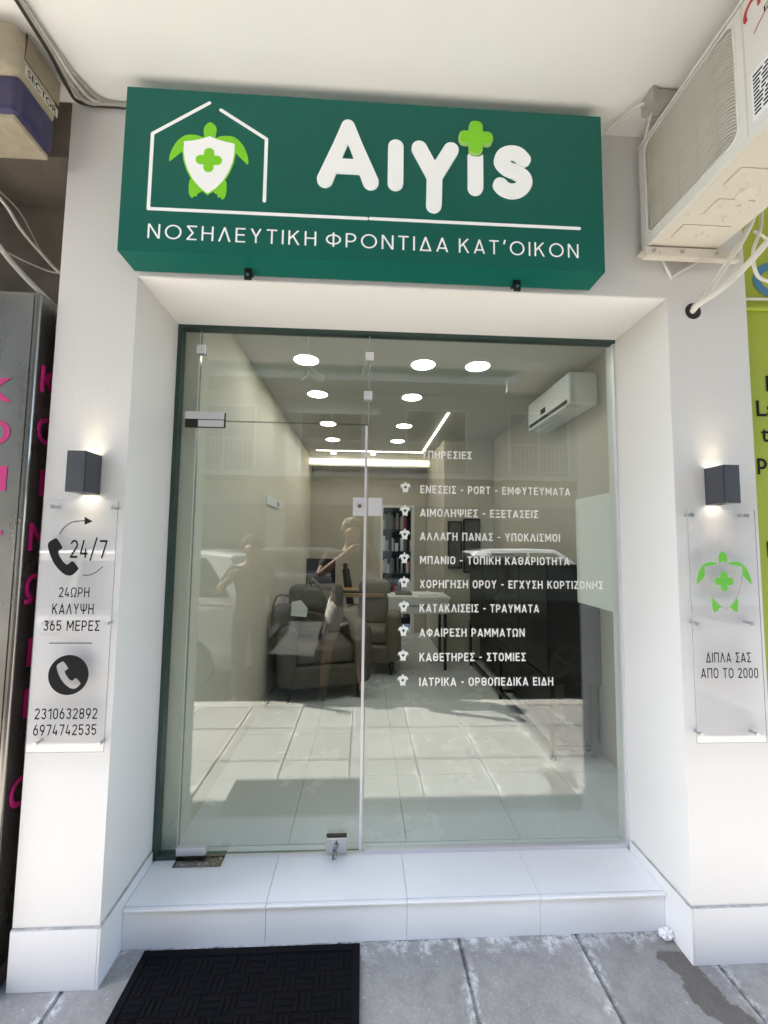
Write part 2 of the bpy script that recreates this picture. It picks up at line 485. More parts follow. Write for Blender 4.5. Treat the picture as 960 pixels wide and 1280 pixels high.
# ---- flat cut-out shapes from distance fields (rounded letters, emblems)
def d_caps(X, Z, a, b, r):
    ax, az = a
    bx, bz = b
    dx, dz = bx - ax, bz - az
    L = dx * dx + dz * dz
    t = np.clip(((X - ax) * dx + (Z - az) * dz) / (L if L > 0 else 1), 0, 1)
    return np.hypot(X - ax - t * dx, Z - az - t * dz) - r
def d_path(X, Z, pts, r):
    d = np.full(X.shape, 9.0)
    for a, b in zip(pts, pts[1:]):
        d = np.minimum(d, d_caps(X, Z, a, b, r))
    return d
def d_poly(X, Z, pts):
    d = np.full(X.shape, 9.0)
    ins = np.zeros(X.shape, bool)
    n = len(pts)
    for i in range(n):
        a, b = pts[i], pts[(i + 1) % n]
        d = np.minimum(d, d_caps(X, Z, a, b, 0))
        c = ((a[1] > Z) != (b[1] > Z))
        with np.errstate(divide='ignore', invalid='ignore'):
            xi = (b[0] - a[0]) * (Z - a[1]) / (b[1] - a[1] if b[1] != a[1] else 1e-9) + a[0]
        ins ^= c & (X < xi)
    return np.where(ins, -d, d)
def smooth_pts(pts, k=5, closed=True):
    return [(v.x, v.y) for v in catmull([Vector((p[0], p[1], 0)) for p in pts], k, closed)]

def cut_bm(fn, bounds, step, yf, th, dissolve=True):
    """plate whose outline is fn(x,z)<0; front face at y=yf (facing -y), th thick"""
    x0, x1, z0, z1 = bounds
    nx, nz = int(math.ceil((x1 - x0) / step)) + 1, int(math.ceil((z1 - z0) / step)) + 1
    xs, zs = x0 + np.arange(nx) * step, z0 + np.arange(nz) * step
    X, Z = np.meshgrid(xs, zs, indexing='ij')
    V = fn(X, Z)
    V = np.where(np.abs(V) < step * 1e-3, -step * 1e-3, V)
    b = bmesh.new()
    key = {}
    def vert(k, x, z):
        if k not in key:
            key[k] = b.verts.new((x, yf, z))
        return key[k]
    for i in range(nx - 1):
        for j in range(nz - 1):
            c = [(i, j), (i + 1, j), (i + 1, j + 1), (i, j + 1)]
            v = [V[p] for p in c]
            if min(v) > 0:
                continue
            loop = []
            for q in range(4):
                p, r = c[q], c[(q + 1) % 4]
                a, e = v[q], v[(q + 1) % 4]
                if a < 0:
                    loop.append(vert(p, xs[p[0]], zs[p[1]]))
                if (a < 0) != (e < 0):
                    t = a / (a - e)
                    kk = (min(p, r), max(p, r))
                    loop.append(vert(kk, xs[p[0]] + t * (xs[r[0]] - xs[p[0]]), zs[p[1]] + t * (zs[r[1]] - zs[p[1]])))
            if len(loop) >= 3:
                try:
                    b.faces.new(loop)
                except ValueError:
                    pass
    if dissolve:
        bmesh.ops.dissolve_limit(b, angle_limit=rad(1.5), verts=b.verts[:], edges=b.edges[:], use_dissolve_boundaries=False)
    if th > 0:
        be = [e for e in b.edges if len(e.link_faces) == 1]
        mp = {}
        for e in be:
            for w in e.verts:
                if w not in mp:
                    mp[w] = b.verts.new(w.co + Vector((0, th, 0)))
        for e in be:
            f = e.link_faces[0]
            ls = [l for l in f.loops if l.edge == e][0]
            a, c_ = ls.vert, ls.link_loop_next.vert
            b.faces.new((c_, a, mp[a], mp[c_]))
    return b

def cut(name, fn, bounds, step, yf, th, mats, parent, dissolve=True):
    b = cut_bm(fn, bounds, step, yf, th, dissolve)
    me = bpy.data.meshes.new(name)
    b.to_mesh(me)
    b.free()
    return put(name, me, mats, parent)

# ---- lettering with Blender's own font
def text_mesh(body, bold=0.0, spacing=1.0):
    cu = bpy.data.curves.new('txt', 'FONT')
    cu.body = body
    cu.size = 1.0
    cu.offset = bold
    cu.space_character = spacing
    cu.resolution_u = 4
    o = bpy.data.objects.new('txt', cu)
    COL.objects.link(o)
    dg = bpy.context.evaluated_depsgraph_get()
    me = bpy.data.meshes.new_from_object(o.evaluated_get(dg))
    bpy.data.objects.remove(o)
    bpy.data.curves.remove(cu)
    return me
_cap = {}
def cap_h(bold):
    if bold not in _cap:
        me = text_mesh('H', bold)
        ys = [v.co.y for v in me.vertices]
        _cap[bold] = (min(ys), max(ys))
    return _cap[bold]
def lettering(name, body, x0, x1, z0, cap, y, mat, parent, bold=0.0, spacing=1.0, frame=None, z_shift=0.0):
    """body set between x0 and x1 on baseline z0 with the given cap height, facing -y; or in an own frame (o, ex, ez, n)"""
    me = text_mesh(body, bold, spacing)
    xs = [v.co.x for v in me.vertices]
    b0, b1 = cap_h(bold)
    sx = (x1 - x0) / (max(xs) - min(xs))
    sz = cap / (b1 - b0)
    mn = min(xs)
    for v in me.vertices:
        lx, lz = x0 + (v.co.x - mn) * sx, z0 + (v.co.y - b0) * sz
        if frame:
            o, ex, ez, nn = frame
            v.co = Vector(o) + Vector(ex) * lx + Vector(ez) * lz
        else:
            v.co = Vector((lx, y, lz))
    me.update()
    return put(name, me, mat, parent)

# ---- stroke lettering: every glyph is a set of centre lines cut out as one plate
def _arc(cx, cz, rx, rz, a0, a1, n=14):
    return [(cx + rx * math.cos(t), cz + rz * math.sin(t)) for t in np.linspace(rad(a0), rad(a1), n)]
def glyph_def(ch, r, rnd, k):
    """-> (width, strokes) in units of the cap height; r half stroke, rnd round humanist bowls, k width factor"""
    lo, hi, m = r, 1 - r, .5
    def W(w): return w * k
    def oval(w, z0=None, z1=None):
        z0, z1 = (lo if z0 is None else z0), (hi if z1 is None else z1)
        a, b = r, w - r
        rx = (b - a) / 2
        if rnd:
            return _arc((a + b) / 2, (z0 + z1) / 2, rx, (z1 - z0) / 2, 90, 450, 40)
        rz = min(rx * 1.05, (z1 - z0) / 2)
        return _arc((a + b) / 2, z1 - rz, rx, rz, 0, 180) + _arc((a + b) / 2, z0 + rz, rx, rz, 180, 360) + [(b, z1 - rz)]
    def bowl(w, z0, z1, x0=0.0):
        rz = (z1 - z0) / 2
        return [(x0, z1), (w - r - rz, z1)] + _arc(w - r - rz, (z0 + z1) / 2, rz, rz, 90, -90) + [(x0, z0)]
    if ch == ' ': return W(.34), []
    if ch in '-–': return W(.34), [[(0, .46), (W(.34), .46)]]
    if ch == '/': return W(.5), [[(r * .6, -.15), (W(.5) - r * .6, 1.15)]]
    if ch == '’': return W(.16), [[(W(.13), 1.06), (W(.05), .74)]]
    if ch == 'Ι': return 2 * r, [[(r, 0), (r, 1)]]
    if ch == 'Η':
        w = W(.66); return w, [[(r, 0), (r, 1)], [(w - r, 0), (w - r, 1)], [(0, .52), (w, .52)]]
    if ch == 'Ν':
        w = W(.68); return w, [[(r, 0), (r, 1)], [(w - r, 0), (w - r, 1)], [(r * .9, 1.02), (w - r * .9, -.02)]]
    if ch == 'Μ':
        w = W(.80); return w, [[(r, 0), (r, 1)], [(w - r, 0), (w - r, 1)], [(r * .9, 1.02), (w / 2, .30), (w - r * .9, 1.02)]]
    if ch == 'Ε':
        w = W(.55); return w, [[(r, 0), (r, 1)], [(0, lo), (w, lo)], [(0, hi), (w, hi)], [(0, .52), (w * .92, .52)]]
    if ch == 'Γ':
        w = W(.52); return w, [[(r, 0), (r, 1)], [(0, hi), (w, hi)]]
    if ch == 'Π':
        w = W(.66); return w, [[(r, 0), (r, 1)], [(w - r, 0), (w - r, 1)], [(0, hi), (w, hi)]]
    if ch == 'Τ':
        w = W(.60); return w, [[(w / 2, 0), (w / 2, 1)], [(0, hi), (w, hi)]]
    if ch == 'Σ':
        w = W(.58); return w, [[(0.02, hi), (w, hi)], [(0.02, lo), (w, lo)], [(r * 1.1, hi), (w * .62, .5), (r * 1.1, lo)]]
    if ch == 'Ξ':
        w = W(.56); return w, [[(0, hi), (w, hi)], [(0, lo), (w, lo)], [(w * .08, .5), (w * .92, .5)]]
    if ch == 'Ζ':
        w = W(.58); return w, [[(0.02, hi), (w, hi)], [(0, lo), (w, lo)], [(w - r * 1.2, hi), (r * 1.2, lo)]]
    if ch in 'ΑΛΔ':
        w = W(.70)
        s = [[(r * .35, -.12), (w / 2, 1 - r * .55), (w - r * .35, -.12)]]
        if ch == 'Α': s.append([(w * .20, .26), (w * .80, .26)])
        if ch == 'Δ': s.append([(r * .8, lo), (w - r * .8, lo)])
        return w, s
    if ch == 'Υ':
        w = W(.66); return w, [[(r * .4, 1.12), (w / 2, .44), (w - r * .4, 1.12)], [(w / 2, 0), (w / 2, .46)]]
    if ch == 'Χ':
        w = W(.66); return w, [[(r * .5, 1.1), (w - r * .5, -.1)], [(r * .5, -.1), (w - r * .5, 1.1)]]
    if ch == 'Κ':
        w = W(.66); return w, [[(r, 0), (r, 1)], [(w - r * .6, 1.08), (r * 1.2, .40)], [(w * .42, .60), (w - r * .4, -.1)]]
    if ch in 'ΟΘ':
        w = W(.92 if rnd else .66)
        s = [oval(w)]
        if ch == 'Θ': s.append([(w * .22, .5), (w * .78, .5)])
        return w, s
    if ch in 'ΡR':
        w = W(.60); s = [[(r, 0), (r, 1)], bowl(w, .42, hi)]
        if ch == 'R': s.append([(w * .48, .44), (w - r * .5, -.1)])
        return w, s
    if ch == 'Φ':
        w = W(.86 if rnd else .78); return w, [[(w / 2, 0), (w / 2, 1)], oval(w, .20, .82)]
    if ch == 'Ψ':
        w = W(.80); return w, [[(w / 2, 0), (w / 2, 1)], [(r, 1), (r, .60)] + _arc(w / 2, .60, w / 2 - r, .27, 180, 360) + [(w - r, .60), (w - r, 1)]]
    if ch == 'Ω':
        w = W(.72); q = w * .30
        return w, [[(0, lo), (q, lo), (q, .20), (r, .42), (r, .70)] + _arc(w / 2, .70, w / 2 - r, .30 - r, 180, 0) + [(w - r, .70), (w - r, .42), (w - q, .20), (w - q, lo), (w, lo)]]
    w = W(.56)
    a, b, c = r, w - r, w / 2
    rx = (b - a) / 2
    if ch == '0': return w, [oval(w)]
    if ch == '1': return W(.40), [[(W(.40) - r, 0), (W(.40) - r, 1)], [(r * .3, .74), (W(.40) - r, hi)]]
    if ch == '2': return w, [_arc(c, 1 - r - rx, rx, rx, 170, -25) + [(r * 1.1, lo)], [(0, lo), (w, lo)]]
    if ch == '3': return w, [_arc(c, .74, rx, .26 - r, 165, -80) + [(c * .95, .53)], [(c * .95, .53)] + _arc(c, .29, rx, .29 - r, 70, -165)]
    if ch == '4': return w, [[(w * .50, 1.1), (r * .8, .24)], [(r * .3, .24), (w, .24)], [(w * .72, 0), (w * .72, .52)]]
    if ch == '5': return w, [[(w * .96, hi), (a * 1.1, hi), (a, .50)] + _arc(c, .33, rx, .33 - r, 130, -160)]
    if ch == '6': return w, [oval(w, lo, .60), [(a, .33), (a * 1.2, .50), (w * .70, 1.1)]]
    if ch == '9': return w, [oval(w, .40, hi), [(b, .67), (b - r * .2, .50), (w * .30, -.1)]]
    if ch == '7': return w, [[(0, hi), (w - r * .5, hi), (w * .32, -.1)]]
    if ch == '8': return w, [oval(w, .50, hi), oval(w, lo, .54)]
    raise ValueError(ch)
LATIN = {'P': 'Ρ', 'O': 'Ο', 'T': 'Τ', 'H': 'Η', 'E': 'Ε', 'A': 'Α', 'I': 'Ι', 'N': 'Ν', 'K': 'Κ'}
_gl = {}
def glyph(ch, r, rnd, k):
    key = (ch, r, rnd, k)
    if key in _gl:
        return _gl[key]
    w, ss = glyph_def(LATIN.get(ch, ch), r, rnd, k)
    if not ss:
        _gl[key] = (w, None)
        return _gl[key]
    def f(X, Z):
        d = np.full(X.shape, 9.0)
        for s in ss:
            for i, (p, q) in enumerate(zip(s, s[1:])):
                L = math.hypot(q[0] - p[0], q[1] - p[1])
                if L < 1e-5:
                    continue
                ux, uz = (q[0] - p[0]) / L, (q[1] - p[1]) / L
                al = (X - p[0]) * ux + (Z - p[1]) * uz
                ac_ = np.abs((X - p[0]) * -uz + (Z - p[1]) * ux)
                d = np.minimum(d, np.maximum(ac_ - r, np.abs(al - L / 2) - L / 2))
                if i:
                    d = np.minimum(d, np.hypot(X - p[0], Z - p[1]) - r)
        if ch not in '/’':
            d = np.maximum(d, np.maximum(-Z, Z - 1))
        return d
    b = cut_bm(f, (-.06, w + .06, -.2 if ch == '/' else -.04, 1.2 if ch in '/’' else 1.04), .030, 0, 0, False)
    b.verts.index_update()
    vs = [(v.co.x, v.co.z) for v in b.verts]
    fs = [[v.index for v in q.verts] for q in b.faces]
    b.free()
    _gl[key] = (w, (vs, fs))
    return _gl[key]
def strokes_text(name, body, x0, x1, z0, cap, y, mat, parent, r=.083, rnd=False, k=1.0, gap=.17):
    items, x = [], 0.0
    for i, ch in enumerate(body):
        w, g = glyph(ch, r, rnd, k)
        items.append((x, g))
        x += w + gap * (0.6 if ch == ' ' else 1.0)
    tot = x - gap
    sx = (x1 - x0) / tot
    V, F = [], []
    for off, g in items:
        if g is None:
            continue
        n0 = len(V)
        V += [(x0 + (off + a) * sx, y, z0 + c * cap) for a, c in g[0]]
        F += [[n0 + i for i in f] for f in g[1]]
    me = bpy.data.meshes.new(name)
    me.from_pydata(V, [], F)
    me.update()
    return put(name, me, mat, parent)

# ================================================================ SETTING
SF = -0.90          # outer edge of the overhang
def sheet(name, x0, x1, y0, y1, z, mat):
    b = MB()
    b.quad((x0, y0, z), (x1, y0, z), (x1, y1, z), (x0, y1, z))
    return tag(b.build(name, mat, smooth=False), kind='structure')
sheet('ground', -300, 300, -300, 300, -0.30, 'asphalt')
sheet('road', -120, 120, -8.6, -1.72, -0.12, 'asphalt')

# pavement of separate slabs over a mortar bed
def slabs(name, x0, k0, k1, ys, top, parent=None):
    bm = bmesh.new()
    lay = bm.loops.layers.float_color.new('tint')
    r = random.Random(3)
    def add(a, b_, c, d, tnt):
        vs = [bm.verts.new(p) for p in (a, b_, c, d)]
        f = bm.faces.new(vs)
        for l in f.loops:
            l[lay] = (tnt, tnt, tnt * 0.99, 1)
    for j in range(len(ys) - 1):
        y0, y1 = ys[j], ys[j + 1]
        for k in range(k0, k1):
            a, b_ = x0 + k * 0.455 + 0.0045, x0 + (k + 1) * 0.455 - 0.0045
            c, d = y0 + 0.0045, y1 - 0.0045
            t = r.uniform(0.84, 1.06)
            z = top + r.uniform(-0.0015, 0.0015)
            g = 0.004
            zz = top - 0.006
            add((a + g, c + g, z), (b_ - g, c + g, z), (b_ - g, d - g, z), (a + g, d - g, z), t)
            add((a, c, zz), (b_, c, zz), (b_ - g, c + g, z), (a + g, c + g, z), t * .7)
            add((b_, c, zz), (b_, d, zz), (b_ - g, d - g, z), (b_ - g, c + g, z), t * .7)
            add((b_, d, zz), (a, d, zz), (a + g, d - g, z), (b_ - g, d - g, z), t * .7)
            add((a, d, zz), (a, c, zz), (a + g, c + g, z), (a + g, d - g, z), t * .7)
    # mortar bed
    X0, X1 = x0 + k0 * 0.455, x0 + k1 * 0.455
    add((X0, ys[0], top - 0.006), (X1, ys[0], top - 0.006), (X1, ys[-1], top - 0.006), (X0, ys[-1], top - 0.006), 0.42)
    me = bpy.data.meshes.new(name)
    bm.to_mesh(me)
    bm.free()
    return tag(put(name, me, 'paving', parent), kind='structure')
slabs('pavement', 0.253, -20, 20, [-1.62, -1.19, -0.70, -0.21, 0.30], 0.0)
kb = MB()
for k in range(-9, 9):
    kb.box(k * 1.0 + .004, k * 1.0 + .996, -1.76, -1.624, -0.3, 0.002, 0.012)
tag(kb.build('kerb', 'kerb'), kind='structure')
sheet('far_pavement', -60, 60, -11.0, -8.6, 0.0, 'kerb')

# ================================================================ OUR SHOP
shop = thing('shop_building', 'white rendered shopfront with deep glazed recess between two white pillars', 'building', (0, 0, 0))
XL, XR, XLO, XRO = -1.0066, 1.0765, -1.2913, 1.4115
G = 0.3635
LZ, CZ_, STP, SK = 2.50, 3.1935, 0.148, 0.1935
def pillar(x0, x1):
    MB().box(x0, x1, 0.0, G + 0.06, 0.0, LZ).build('pillar', 'wall', shop, smooth=False)
pillar(XLO, XL)
pillar(XR, XRO)
MB().box(XLO, XRO, 0.0, G + 0.06, LZ, CZ_ + 0.3).build('lintel', 'wall', shop, smooth=False)
MB().box(XL + .001, XR - .001, 0.002, G - .023, LZ - .004, LZ - .0005).build('lintel_bounce_sheet', 'ceiling', shop, smooth=False)  # added sheet, paler than the wall: its colour stands in for bounce light
# overhang of the storeys above, with a slim drip edge
MB().box(-7.0, 7.0, SF, G + 0.06, CZ_, CZ_ + 0.12).build('soffit', 'ceiling', shop, smooth=False)
MB().box(-7.0, 7.0, SF - 0.01, 9.0, CZ_ + 0.12, 15.0).build('upper_storeys', 'facade', shop, smooth=False)
# skirting tiles, a little proud, with a grey joint along the top
def skirting(xa, xb, inner):
    b = MB()
    t = 0.009
    b.box(xa, xb, -t, 0.0, 0.0, SK - 0.004, 0.0015)
    b.build('skirting', 'skirt_tile', shop)
    b = MB()
    b.box(xa + .001, xb - .001, -t * .75, -0.0005, SK - 0.004, SK)
    b.build('skirting_joint', 'grout', shop, smooth=False)
    b = MB()
    if inner > 0:
        b.box(xb + 0.0005, xb + t, -t, G - 0.03, 0.0, SK - 0.004, 0.0015)
    else:
        b.box(xa - t, xa - 0.0005, -t, G - 0.03, 0.0, SK - 0.004, 0.0015)
    b.build('skirting', 'skirt_tile', shop)
    b = MB()
    if inner > 0:
        b.box(xb + 0.001, xb + t * .75, -t * .75, G - 0.031, SK - 0.004, SK)
    else:
        b.box(xa - t * .75, xa - 0.001, -t * .75, G - 0.031, SK - 0.004, SK)
    b.build('skirting_joint', 'grout', shop, smooth=False)
skirting(XLO, XL, 1)
skirting(XR, XRO, -1)
# step: riser slabs, tread slabs with a nosing
st = MB()
st.box(XL + .01, XR - .01, 0.132, G + 0.06, -0.05, STP - 0.014)
st.build('step_core', 'grout', shop, smooth=False)
jx = [XL + 0.0095, -0.478, 0.052, 0.568, XR - 0.0095]
st = MB()
for a, b_ in zip(jx, jx[1:]):
    st.box(a + .0005, b_ - .0005, 0.124, 0.1315, 0.001, STP - 0.016, 0.001)
st.build('step_riser', 'tile', shop)
st = MB()
for a, b_ in zip(jx, jx[1:]):
    st.box(a + .0005, b_ - .0005, 0.1285, G + 0.055, STP - 0.0135, STP, 0.0015)
    st.box(a + .0005, b_ - .0005, 0.112, 0.1268, STP - 0.0125, STP - 0.0012, 0.004)
st.build('step_tread', 'tile', shop)
# ---- room behind the glass
IX0, IX1, IY1, IZ1 = -0.94, 1.42, 4.72, 2.75
b = MB()
r = random.Random(5)
for i in range(5):
    for j in range(9):
        x0, y0 = -0.98 + i * 0.53, G + 0.06 + j * 0.53
        b.box(x0 + .001, min(x0 + .529, 1.5), y0 + .001, y0 + .529, STP - .02, STP - .001 + r.uniform(-.0004, .0004), 0.001)
b.build('interior_floor', 'in_floor', shop)
MB().box(IX0 - .3, IX1 + .3, G + 0.062, IY1 + .2, IZ1, IZ1 + .1).build('interior_ceiling', 'in_ceiling', shop, smooth=False)
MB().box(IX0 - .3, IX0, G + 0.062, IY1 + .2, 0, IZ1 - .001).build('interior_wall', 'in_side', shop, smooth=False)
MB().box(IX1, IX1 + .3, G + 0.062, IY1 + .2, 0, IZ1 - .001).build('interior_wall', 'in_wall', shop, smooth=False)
# back wall with a doorway
DX0, DX1, DZ = 0.16, 0.60, 2.03
b = MB()
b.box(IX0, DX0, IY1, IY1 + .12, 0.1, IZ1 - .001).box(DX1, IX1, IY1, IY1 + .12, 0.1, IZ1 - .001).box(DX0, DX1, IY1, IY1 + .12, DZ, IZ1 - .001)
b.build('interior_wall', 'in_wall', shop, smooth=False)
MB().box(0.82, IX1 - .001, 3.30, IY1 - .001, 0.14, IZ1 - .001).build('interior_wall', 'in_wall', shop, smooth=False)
b = MB()
b.box(DX0 - .04, DX0, IY1 - .015, IY1, STP, DZ + .04).box(DX1, DX1 + .04, IY1 - .015, IY1, STP, DZ + .04).box(DX0, DX1, IY1 - .015, IY1, DZ, DZ + .04)
b.build('door_frame', 'in_white', shop, smooth=False)
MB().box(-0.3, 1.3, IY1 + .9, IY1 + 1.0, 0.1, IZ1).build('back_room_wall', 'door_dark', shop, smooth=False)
# plasterboard drop with the light cove
MB().box(IX0 + .001, 0.818, 4.40, 4.46, 2.60, IZ1 - .001).build('cove_board', 'in_white', shop, smooth=False)
MB().box(IX0 + .01, 0.81, 4.385, 4.399, 2.625, 2.70).build('cove_light', 'led_cove', shop, smooth=False)
# recess to the neighbours: grimy return walls and facades either side
nl = thing('neighbour_facade', 'grimy brown recessed facade of the shop on the left', 'building', (-3, 0.2, 0))
MB().box(-7, XLO - .003, 0.26, 0.40, 0, CZ_ - .001).build('wall', 'grime', nl, smooth=False)
MB().box(-7, XLO - .004, 0.0, 0.258, 2.96, CZ_ - .002, .004).build('beam', 'grime', nl, smooth=False)
MB().box(-7, XLO - .085, 0.225, 0.259, 2.50, 2.54, .006).build('ledge', 'grime', nl, smooth=False)
MB().box(XLO - .083, XLO - .004, 0.235, 0.259, 2.30, 2.955).build('gap_shade', 'black', nl, smooth=False)  # black strip painted in for the shade of a deeper gap
nr = thing('neighbour_facade', 'plain pale wall of the shop on the right behind the lime banner', 'building', (3, 0.2, 0))
MB().box(XRO + .003, 7, 0.10, 0.40, 0, CZ_ - .001).build('wall', 'wall', nr, smooth=False)

# ---- steel clad column, left
sc_ = thing('steel_column', 'brushed stainless steel clad column with magenta letters left of the white pillar', 'column', (-1.6, 0.1, 0))
b = MB()
b.box(-2.4, -1.332, -0.03, 0.255, 0.0, 2.405, 0.012, 3)
b.build('cladding', 'steel', sc_)
MB().box(-2.4, -1.352, -0.033, -0.0305, 0.02, 2.39).build('front_sheet', 'steel', sc_, smooth=False)
MB().box(-2.41, -1.325, -0.045, 0.258, 0.0, 0.06, .004).build('plinth', 'grime', sc_)
for ch, z, w in (('K', 1.985, .105), ('O', 1.83, .105), ('I', 1.665, .03), ('L', 1.51, .075)):
    lettering('letter', ch, -1.397 - w, -1.397, z, 0.088, -0.0345, 'magenta', sc_, bold=0.02)
for ch, z in (('K', 2.04), ('O', 1.85), ('I', 1.655), ('N', 1.455), ('Ω', 1.265), ('I', 1.04), ('I', 0.86), ('O', 0.56)):
    w = .028 if ch == 'I' else 0.090
    lettering('letter', ch, 0.042 - w / 2, 0.042 + w / 2, z, 0.10, 0, 'magenta', sc_, bold=0.02,
              frame=((-1.3308, 0, 0), (0, 1, 0), (0, 0, 1), None))

# ---- lime banner, right
bn = thing('banner', 'lime green vinyl banner with black text right of the right white pillar', 'banner', (1.9, 0.05, 0))
b = MB()
b.box(1.418, 2.6, 0.028, 0.034, 0.25, 3.05)
b.build('sheet', 'olive', bn, smooth=False)
MB().tube([(1.42, .024, 2.485), (1.9, .022, 2.495), (2.6, .024, 2.49)], .010, 8).build('fold', 'olive', bn)
MB().tube([(1.42, .024, 2.525), (1.9, .022, 2.535), (2.6, .024, 2.52)], .006, 8).build('tie_cord', 'cable_white', bn)
for s_, x, z, w in (('F', 1.505, 2.135, .035), ('La', 1.458, 2.03, .085), ('ta', 1.472, 1.925, .072), ('pr', 1.449, 1.812, .080),
                    ('x', 1.492, 1.60, .04), ('N', 1.470, 1.455, .055), ('A', 1.496, 1.345, .055)):
    lettering('lettering', s_, x, x + w, z, 0.066, 0.0265, 'black_vinyl', bn, bold=0.012)
def swirl(X, Z):
    p = [(1.565 + 0.075 * math.cos(t), 2.615 + 0.06 * math.sin(t)) for t in np.linspace(1.2, 5.6, 24)]
    return d_path(X, Z, p, 0.017)
cut('emblem', swirl, (1.45, 1.70, 2.5, 2.72), 0.006, 0.0262, 0, 'banner_blue', bn)

# ================================================================ GLASS FRONT
gf = thing('glass_storefront', 'frameless glass shopfront with service list in white lettering and a glass door', 'storefront', (0, G, STP))
GL, GR = XL - .004, XR + .004
b = MB()
b.box(XL, XL + 0.020, G - 0.022, G + 0.022, STP, LZ, .002)
b.box(XL + .02, XR, G - 0.022, G + 0.022, LZ - 0.020, LZ, .002)
b.box(XL + .02, -0.905, G - 0.020, G + 0.020, STP, STP + 0.020, .002)
b.build('frame', 'frame_green', gf)
b = MB()
b.box(XR - 0.010, XR, G - 0.016, G + 0.016, STP, LZ - .02, .001)
b.box(-0.112, XR - .01, G - 0.014, G + 0.014, STP, STP + 0.016, .001)
b.build('bead', 'lock_white', gf)
def pane(name, x0, x1, z0, z1, par, edge=True):
    t = 0.005
    b = MB()
    b.box(x0, x1, G - t, G + t, z0, z1)
    o = b.build(name, ['glass', 'glass_edge'], par, smooth=False)
    for p in o.data.polygons:
        if abs(p.normal.y) < 0.5:
            p.material_index = 1
    return o
pane('pane', XL + .012, -0.907, STP + .012, LZ - .012, gf)
pane('pane', -0.904, -0.121, 2.052, LZ - .012, gf)
fixed = pane('pane', -0.117, XR - .006, STP + .01, LZ - .012, gf)
door = pane('glass_door', -0.904, -0.121, STP + .012, 2.048, gf)
b = MB()
b.box(-0.135, -0.123, G - 0.0085, G - .0055, STP + .012, 2.044, .001)
b.build('edge_seal', 'lock_white', door)
b = MB()
b.box(-0.121, -0.1175, G - 0.007, G + .007, 2.05, LZ - .02)
b.box(-0.9065, -0.9045, G - 0.0065, G + .0065, STP + .02, LZ - .02)
b.build('joint_seal', 'acrylic_edge', gf, smooth=False)
# small clamps
for x, z in ((-0.901, 2.385), (-0.119, 2.377), (-0.124, 2.188)):
    b = MB()
    b.box(x - .020, x + .020, G - .018, G - .0055, z - .020, z + .020, .002)
    b.box(x - .020, x + .020, G + .0055, G + .018, z - .020, z + .020, .002)
    b.build('clamp', 'lock_white', gf)
# pivot fitting, top: black gasket round a pale cover
b = MB()
b.box(-0.960, -0.777, G - .014, G - .0055, 2.014, 2.086, .003)
b.build('hinge_fitting', 'black', door)
b = MB()
b.box(-0.958, -0.782, G - .019, G - .0142, 2.053, 2.088, .002)
b.box(-0.899, -0.783, G - .019, G - .0142, 2.018, 2.049, .002)
b.build('hinge_cover', 'lock_white', door)
# pivot fitting, bottom, and its floor plate
b = MB()
b.box(-0.910, -0.786, G - .019, G + .019, STP + .014, STP + .046, .004)
b.build('hinge_fitting', 'lock_white', door)
fp = MB()
fp.box(-0.905, -0.706, 0.302, 0.388, STP + .0005, STP + .004, .0015)
fpo = fp.build('floor_plate', 'steel', gf)
for x, y in ((-.74, .315), (-.74, .375), (-.72, .345), (-.87, .315), (-.80, .315), (-.77, .318)):
    MB().cyl((x, y, STP + .004), (x, y, STP + .0055), .005).build('screw', 'steel_clean', fpo)
# centre lock: two pale plates
b = MB()
b.box(-0.186, -0.122, G - .020, G - .0055, 1.620, 1.704, .003)
lk = b.build('door_lock', 'lock_white', door)
b = MB()
b.cyl((-.155, G - .020, 1.664), (-.155, G - .0215, 1.664), .0085)
b.cyl((-.155, G - .0215, 1.664), (-.155, G - .026, 1.664), .0055)
b.box(-.166, -.146, G - .030, G - .026, 1.6625, 1.6655, .001)
b.build('key', 'steel', lk)
b = MB()
b.box(-0.1165, -0.052, G - .020, G - .0055, 1.620, 1.704, .003)
b.build('lock_keep', 'lock_white', fixed)
# bottom lock with keys
b = MB()
b.box(-0.277, -0.186, G - .024, G - .0055, STP + .016, STP + .080, .005)
lk2 = b.build('door_lock', 'steel_clean', door)
b = MB()
b.box(-0.275, -0.188, G - .022, G - .0057, STP + .0805, STP + .086, .001)
b.build('lock_cap', 'black', lk2)
b = MB()
b.cyl((-.232, G - .024, STP + .047), (-.232, G - .029, STP + .047), .010)
b.box(-.236, -.228, G - .040, G - .029, STP + .036, STP + .058, .002)
b.tube([(-.232, G - .038, STP + .036), (-.240, G - .040, STP + .022), (-.246, G - .040, STP + .008), (-.236, G - .040, STP + .004), (-.230, G - .04, STP + .014), (-.232, G - .038, STP + .036)], .0016, 6)
b.box(-.248, -.238, G - .043, G - .040, STP + .002, STP + .020, .001)
b.build('key', 'steel', lk2)

